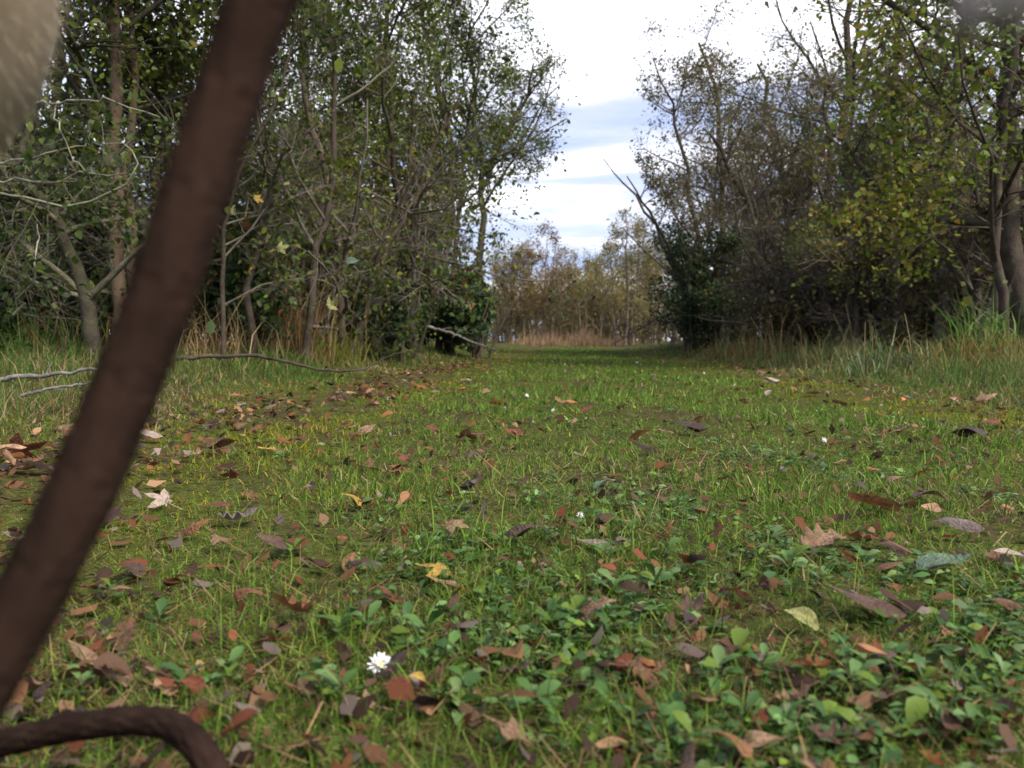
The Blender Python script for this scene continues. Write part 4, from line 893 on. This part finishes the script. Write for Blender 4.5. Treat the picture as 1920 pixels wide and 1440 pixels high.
tag(obj('leaf_litter', mesh('leaf_litter', V.reshape(-1, 3), [np.stack([i, i + 1, i + 2, i + 3], 1), np.stack([i, i + 3, i + 4, i + 5], 1)], np.repeat(pick(rg, pal, n), 6, axis=0)), M_GRASS), 'crumbled bits of brown leaf strewn through the turf', kind='stuff')

# ------------------------------------------------------------------ sticks
def stick(name, label, polys, Y, r, seed, lift=.01, twigs=5, mat=None):
    rg = rng_(seed); P = []
    Ys = Y if isinstance(Y, (list, tuple)) else [Y] * len(polys)
    pts = np.array([at(px, py, yy_) for (px, py), yy_ in zip(polys, Ys)])
    c = resample(pts, 26); c[1:-1] += rg.normal(size=(24, 3)) * r * .28
    base = c[0].copy(); root = thing(name, label, 'stick', base)
    Vt, Ft = tubes(c[None] - base, (np.linspace(1, .35, 26) * r)[None], 7); obj('stem', mesh('stick_stem', Vt, [Ft], smooth=True), mat or M_STICK, root)
    Q, Qr = sprout(rg, c[None], (np.linspace(1, .35, 26) * r)[None], twigs, .2, .95, (.05, .22), (25, 60), 5, .12, .02)
    if len(Q):
        Vt, Ft = tubes(Q - base, Qr, 4); obj('twig', mesh('stick_twig', Vt, [Ft], smooth=True), mat or M_STICK, root)
def gz(px, py, lo=3.9): return ground(px, py)[1]
stick('fallen_branch', 'long bare branch lying across the left verge behind the leash', [(330, 672), (400, 667), (480, 666), (530, 676), (590, 692), (650, 698), (690, 690)], [4.3, 4.3, 4.3, 4.2, 4.1, 4.1, 4.2], .013, 401, mat=M_BARK_BROWN)
stick('fallen_branch', 'pale grey branch on the grass at the left edge, left of the leash', [(-60, 722), (0, 712), (60, 704), (110, 702), (190, 693), (230, 690)], 2.55, .010, 402)
stick('fallen_branch', 'thin grey twig lying below the pale grey branch at the left edge', [(40, 742), (80, 730), (140, 722), (180, 716)], 2.4, .006, 403, twigs=3)
stick('fallen_branch', 'dead branch slanting down out of the dark bramble on the left', [(800, 612), (850, 625), (880, 640), (930, 655)], 10.0, .022, 404, mat=M_STICK)
stick('dead_bough', 'arched dead bough in front of the dark bramble', [(675, 573), (700, 584), (725, 594), (755, 588), (785, 600)], 8.6, .016, 405, mat=M_STICK)
stick('fallen_twig', 'thin twig bowed over the grass at the foot of the left bank', [(640, 697), (690, 690), (735, 664), (770, 658), (796, 672)], 5.0, .006, 406, twigs=1, mat=M_BARK_BROWN)
stick('ground_stick', 'short pale stick end in the brown patch left of the yellow-tan leaf', [(697, 1122), (725, 1110), (752, 1104)], [.80, .81, .815], .0032, 407, twigs=1)

# bright leaves still hanging in the thorn tangle
for (px, py, wpx, c, lab) in [(503, 447, 26, 'lime', 'round lime leaf hanging in the thorn tangle'), (530, 465, 28, 'lime', 'lobed lime leaf below the round lime one in the thorn tangle'), (484, 374, 24, 'yellow', 'yellow leaf hanging high in the thorn tangle beside the leash'),
                              (538, 345, 18, 'lime', 'small lime leaf topmost in the thorn tangle'), (440, 394, 22, 'lime', 'pale lime leaf nearest the leash in the thorn tangle'), (470, 508, 20, 'yellow', 'orange-yellow leaf lowest in the thorn tangle'),
                              (622, 570, 30, 'lime', 'pale green leaf above the yellow-green drooping clump'), (662, 490, 26, 'sage', 'drooping grey-green leaf right of the thorn tangle')]:
    p = at(px, py, 4.9)
    o = obj('hanging_leaf', LM['maple' if c != 'sage' else 'oval'][rg.integers(0, 4)], None); o.location = p; s = wpx / F * 4.9 * 1.1; o.scale = (s, s, s)
    o.rotation_euler = (R(70) + rg.normal() * .3, rg.normal() * .4, rg.normal() * .5); o.color = (*(np.array(LC[c]) * .8), 1); tag(o, lab, 'leaf')

# ------------------------------------------------------------------ daisies
def petal_mesh(rg, n, rings, droop):
    V, Fq = [], []
    for k in range(n):
        a = k * 2 * math.pi / n + rg.normal() * .05; el = rings[k % len(rings)] + rg.normal() * .12; L = rg.uniform(.85, 1.1)
        d = np.array([math.cos(a) * math.cos(el), math.sin(a) * math.cos(el), math.sin(el)]); s = np.array([-math.sin(a), math.cos(a), 0]) * .075
        b0 = d * .22; m_ = d * .65 * L; tp = d * L + np.array([0, 0, -droop]); o = len(V)
        V += [b0 - s * .5, b0 + s * .5, m_ + s, m_ - s, tp + s * .6, tp - s * .6]; Fq += [(o, o + 1, o + 2, o + 3), (o + 3, o + 2, o + 4, o + 5)]
    return mesh('petals', np.array(V), [np.array(Fq)])
PET = [petal_mesh(rng_(k), 44, (.15, .55, .95), .05) for k in range(2)] + [petal_mesh(rng_(9), 20, (.2, .7), .05)]
def dome(n=10, m_=5):
    V = [(0, 0, .3)]; 
    for i in range(1, m_): 
        for j in range(n): a = j * 6.2832 / n; e_ = i / (m_ - 1) * 1.45; V.append((.33 * math.sin(e_) * math.cos(a), .33 * math.sin(e_) * math.sin(a), .08 + .24 * math.cos(e_)))
    T = [(0, 1 + j, 1 + (j + 1) % n) for j in range(n)]; Q = [(1 + i * n + j, 1 + (i + 1) * n + j, 1 + (i + 1) * n + (j + 1) % n, 1 + i * n + (j + 1) % n) for i in range(m_ - 2) for j in range(n)]
    return mesh('disc', np.array(V), [np.array(T), np.array(Q)], smooth=True)
DISC = dome()
for me, mm in [(p, M_PETAL) for p in PET] + [(DISC, M_DISC)]: me.materials.append(mm)
def daisy(px, py, wpx, label, tilt, big=False, group=None, stemh=.02):
    p = ground(px, py + wpx * .5 + (10 if big else 2)); Y = p[1] - .0; wpx = wpx if big else wpx * .8; c = at(px, py, Y); z0 = float(H(c[0], c[1])); c[2] = max(c[2], z0 + .012)
    if label.startswith('small white daisy dot'): label = beside((c[0], c[1], c[2]), 'tiny white daisy', 300) or label
    root = thing('daisy', label, 'flower', (c[0], c[1], z0), group); s = wpx / F * Y * .55; hz = c[2] - z0
    for nm, me in (('petals', PET[0 if big else 2]), ('disc', DISC)):
        o = obj(nm, me, None, root, (0, 0, hz)); o.scale = (s, s, s); o.rotation_euler = tilt
    P = np.array([[(0, .004, -.01), (0, .003, hz * .5), (0, 0, hz)]]); Vt, Ft = tubes(P, np.full((1, 3), .0008), 5); obj('stem', mesh('daisy_stem', Vt, [Ft]), M_STEM, root)
daisy(712, 1248, 46, 'big white daisy in the foreground, left of centre', (R(40), R(28), 0), True)
DA = 'small white daisies far out on the turf'
for k, (px, py, wpx, lab) in enumerate([(1088, 973, 18, 'half-open white daisy in the middle of the turf'), (1545, 826, 14, 'white daisy in pale weeds, right half'), (1530, 771, 12, 'white daisy left of the little brown upright leaf'),
      (1653, 762, 13, 'white daisy right of the little brown upright leaf'), (1488, 833, 9, 'tiny white daisy left of the one in pale weeds'), (1378, 722, 9, None), (1038, 770, 12, None), (988, 742, 10, None), (1000, 793, 14, None),
      (1060, 697, 7, None), (1036, 679, 7, None), (1060, 684, 7, None), (1195, 680, 7, None), (1320, 700, 7, None), (1282, 690, 6, None), (1285, 810, 6, None)]):
    daisy(px, py, wpx, lab or 'small white daisy dot far out on the turf', (R(35) + .2 * math.sin(k * 3), .5 * math.sin(k * 5), k), False, DA if not lab else None)

# ------------------------------------------------------------------ the leash
def braid(path, r, step=.0014, S=34, name='rope'):
    L = np.linalg.norm(np.diff(path, axis=0), axis=1).sum(); K = int(L / step)
    s = np.concatenate([[0], np.cumsum(np.linalg.norm(np.diff(path, axis=0), axis=1))]); q = np.linspace(0, s[-1], K)
    P = np.stack([np.interp(q, s, path[:, i]) for i in range(3)], 1)
    for _ in range(25): P[1:-1] = .25 * P[:-2] + .5 * P[1:-1] + .25 * P[2:]
    T = np.gradient(P, axis=0); T = unit(T)
    n = np.zeros_like(P); n[0] = unit(np.cross(T[0], (1., .3, .2)))
    for i in range(1, K): v = n[i - 1] - T[i] * np.dot(n[i - 1], T[i]); n[i] = v / np.linalg.norm(v)
    bn = np.cross(T, n); a = np.arange(S) * 2 * math.pi / S
    tw = q[:, None] * 2 * math.pi / .024
    h1 = np.cos(8 * (a[None] + tw)); h2 = np.cos(8 * (a[None] - tw)); wv = np.sign(np.sin(4 * (a[None] + tw)) * np.sin(4 * (a[None] - tw)))
    rad = r * (1 + .10 * np.where(wv > 0, h1, h2))
    V = P[:, None] + rad[..., None] * (np.cos(a)[None, :, None] * n[:, None] + np.sin(a)[None, :, None] * bn[:, None])
    k_, s_ = np.meshgrid(np.arange(K - 1), np.arange(S), indexing='ij'); i0 = k_ * S
    F4 = np.stack([i0 + s_, i0 + (s_ + 1) % S, i0 + S + (s_ + 1) % S, i0 + S + s_], -1).reshape(-1, 4)
    return V, F4, P, n, bn
wp = np.array([at(600, -250, .182), at(522, -70, .180), at(478, 25, .179), at(388, 300, .176), at(287, 600, .172), at(164, 900, .167), at(44, 1140, .162), at(-90, 1370, .158), at(-210, 1580, .155),
               (-.190, .17, .042), (-.25, .21, .020), (-.335, .30, .018), (-.352, .38, .024), at(-110, 1420, .43), at(0, 1394, .415), at(130, 1364, .405), at(240, 1350, .395), at(318, 1356, .385), at(370, 1396, .37), at(408, 1455, .355),
               (-.128, .345, .020), (-.120, .30, .014), (-.09, .22, .012), (-.02, .10, .012), (.05, -.1, .012)])
root = thing('dog_leash', 'thick dark brown braided rope leash hanging close to the camera and looping over the ground', 'leash', wp[0])
V, F4, P, n_, b_ = braid(wp, .0068)
obj('rope', mesh('rope', V.reshape(-1, 3) - wp[0], [F4], smooth=True), M_ROPE, root)
rg = rng_(160); m_ = 9000; ki = rg.integers(0, len(P), m_); a = rg.uniform(0, 6.28, m_)
d = np.cos(a)[:, None] * n_[ki] + np.sin(a)[:, None] * b_[ki]; p0 = P[ki] + d * .0067; tp = p0 + unit(d + rg.normal(size=(m_, 3)) * .7) * rg.uniform(.0008, .0026, (m_, 1)); sd3 = unit(rg.normal(size=(m_, 3))) * .00012
V = np.stack([p0 - sd3, p0 + sd3, tp], 1).reshape(-1, 3) - wp[0]
tag(obj('fuzz', mesh('fuzz', V, [np.arange(m_ * 3).reshape(-1, 3)]), M_ROPE, root), kind='stuff')

# ------------------------------------------------------------------ the dog beside the camera (only its chest reaches into the photo)
def dog():
    sk = dict(pelvis=((-.34, -.36, .46), .095), loin=((-.325, -.18, .455), .105), ribs=((-.310, .02, .43), .128), chest=((-.306, .20, .408), .136), prow=((-.300, .305, .385), .128), neck=((-.335, .33, .54), .080), poll=((-.36, .37, .65), .078),
              skull=((-.37, .42, .69), .082), stop=((-.375, .50, .67), .055), nose=((-.38, .575, .655), .036),
              tail1=((-.345, -.47, .50), .035), tail2=((-.35, -.62, .47), .024), tail3=((-.35, -.76, .50), .010))
    ed = [('pelvis', 'loin'), ('loin', 'ribs'), ('ribs', 'chest'), ('chest', 'prow'), ('prow', 'neck'), ('neck', 'poll'), ('poll', 'skull'), ('skull', 'stop'), ('stop', 'nose'), ('pelvis', 'tail1'), ('tail1', 'tail2'), ('tail2', 'tail3')]
    for s_, sg in (('r', 1), ('l', -1)):
        x = -.32 + sg * .07
        for nm, p, r_ in (('sh', (x, .16, .33), .062), ('el', (x, .12, .24), .040), ('wr', (x, .14, .10), .026), ('pa', (x, .15, .035), .030), ('to', (x, .19, .026), .026)): sk['f' + nm + s_] = (p, r_)
        ed += [('chest', 'fsh' + s_), ('fsh' + s_, 'fel' + s_), ('fel' + s_, 'fwr' + s_), ('fwr' + s_, 'fpa' + s_), ('fpa' + s_, 'fto' + s_)]
        x = -.34 + sg * .075
        for nm, p, r_ in (('hip', (x, -.36, .37), .080), ('kn', (x, -.28, .25), .055), ('hk', (x, -.43, .14), .028), ('pa', (x, -.40, .035), .030), ('to', (x, -.35, .026), .026)): sk['h' + nm + s_] = (p, r_)
        ed += [('pelvis', 'hhip' + s_), ('hhip' + s_, 'hkn' + s_), ('hkn' + s_, 'hhk' + s_), ('hhk' + s_, 'hpa' + s_), ('hpa' + s_, 'hto' + s_)]
    names = list(sk); me = bpy.data.meshes.new('dog_skeleton')
    me.from_pydata([sk[k][0] for k in names], [(names.index(a_), names.index(b2)) for a_, b2 in ed], [])
    o = bpy.data.objects.new('tmp', me); COL.objects.link(o)
    o.modifiers.new('skin', 'SKIN'); sub = o.modifiers.new('sub', 'SUBSURF'); sub.levels = 3; sub.render_levels = 3
    for i, k in enumerate(names): v = me.skin_vertices[0].data[i]; v.radius = (sk[k][1] * 1.12,) * 2; v.use_root = (k == 'pelvis')
    dg = bpy.context.evaluated_depsgraph_get(); ev = o.evaluated_get(dg); bm = bpy.data.meshes.new_from_object(ev); bpy.data.objects.remove(o)
    nv = len(bm.vertices); V = np.empty(nv * 3, np.float32); bm.vertices.foreach_get('co', V); V = V.reshape(-1, 3)
    base = np.array([-.32, 0, 0]); V = V + np.array([.003, 0, .002]) * sstep((V[:, 2:] - .08) / .15); V[:, 0] -= .25 * np.clip(.378 - V[:, 2], 0, .08) * sstep((V[:, 1] - .2) / .06)
    root = thing('dog', 'cream short-haired dog standing so close that only its chest shows, top left corner', 'dog', base)
    V2 = V - base; bm.vertices.foreach_set('co', V2.ravel()); bm.polygons.foreach_set('use_smooth', np.ones(len(bm.polygons), bool)); bm.update(); bm.name = 'dog_body'
    obj('body', bm, M_FUR, root)
    # short coat on the side turned to the camera
    ct = np.array([p.center[:] for p in bm.polygons]); nr = np.array([p.normal[:] for p in bm.polygons])
    pick_ = np.where((ct[:, 1] > -.1) & (ct[:, 1] < .45) & (ct[:, 2] > .2) & (nr[:, 0] > -.45))[0]
    rg = rng_(170); k = rg.choice(pick_, 22000); jit_ = rg.normal(size=(22000, 3)) * .006
    p0 = ct[k] + jit_ - nr[k] * (jit_ * nr[k]).sum(1)[:, None] - nr[k] * .001; d = unit(nr[k] * .75 + np.array([0, -.4, -.6]) + rg.normal(size=(22000, 3)) * .25)
    sd_ = unit(np.cross(d, rg.normal(size=(22000, 3)))) * .00017; tp = p0 + d * rg.uniform(.006, .013, (22000, 1))
    tag(obj('coat', mesh('coat', np.stack([p0 - sd_, p0 + sd_, tp], 1).reshape(-1, 3), [np.arange(22000 * 3).reshape(-1, 3)], np.repeat(np.array([[.52, .44, .31]]), 22000 * 3, 0)), M_HAIR, root), kind='stuff')
    for sg in (1, -1):
        P_ = np.array([(-.37 + sg * .065, .40, .745), (-.37 + sg * .115, .405, .72), (-.37 + sg * .125, .41, .64), (-.37 + sg * .10, .42, .60), (-.37 + sg * .085, .44, .66), (-.37 + sg * .07, .45, .73)]) - base
        Vv = np.concatenate([P_, P_ + np.array([0, -.012, 0])]); Fq = np.array([(0, 1, 4, 5), (1, 2, 3, 4), (6, 11, 10, 7), (7, 10, 9, 8)]); Sd = np.array([(i, (i + 1) % 6, 6 + (i + 1) % 6, 6 + i) for i in range(6)])
        obj('ear', mesh('ear', Vv, [Fq, Sd]), M_FUR, root)
        e_ = obj('eye', DISC.copy(), None, root, (-.375 + sg * .045 - base[0], .50, .705)); e_.data.materials.clear(); e_.data.materials.append(M_NOSE); e_.scale = (.03, .03, .03); e_.rotation_euler = (R(-75), 0, -sg * .5)
    e_ = obj('nose', DISC.copy(), None, root, (-.38 - base[0], .600, .662)); e_.data.materials.clear(); e_.data.materials.append(M_NOSE); e_.scale = (.06, .05, .05); e_.rotation_euler = (R(-90), 0, 0)
dog()

rg = rng_(180); m_ = 260
b0 = np.array([at(x_, y_, .085 + d_) for x_, y_, d_ in zip(rg.uniform(1800, 1960, m_), rg.uniform(-70, -30, m_), rg.uniform(-.012, .012, m_))])
ln_ = np.where(rg.uniform(size=m_) < .35, rg.uniform(.005, .010, m_), rg.uniform(.003, .0065, m_)); dd = unit(np.stack([rg.normal(-.1, .35, m_), rg.normal(0, .3, m_), -np.ones(m_)], 1))
P = np.stack([b0, b0 + dd * (ln_ * .5)[:, None], b0 + dd * ln_[:, None] + rg.normal(size=(m_, 3)) * .0008], 1)
root = thing('fur_tuft', 'blurred wisp of grey-white fur hanging into the top right corner', 'fur', b0[0])
Vt, Fl = spikes(P - b0[0], np.full(P.shape[:2], .00009)); tag(obj('hairs', mesh('hairs', Vt, Fl, np.tile(np.array([[.42, .40, .41]]), (len(Vt), 1))), M_HAIR, root), kind='stuff')
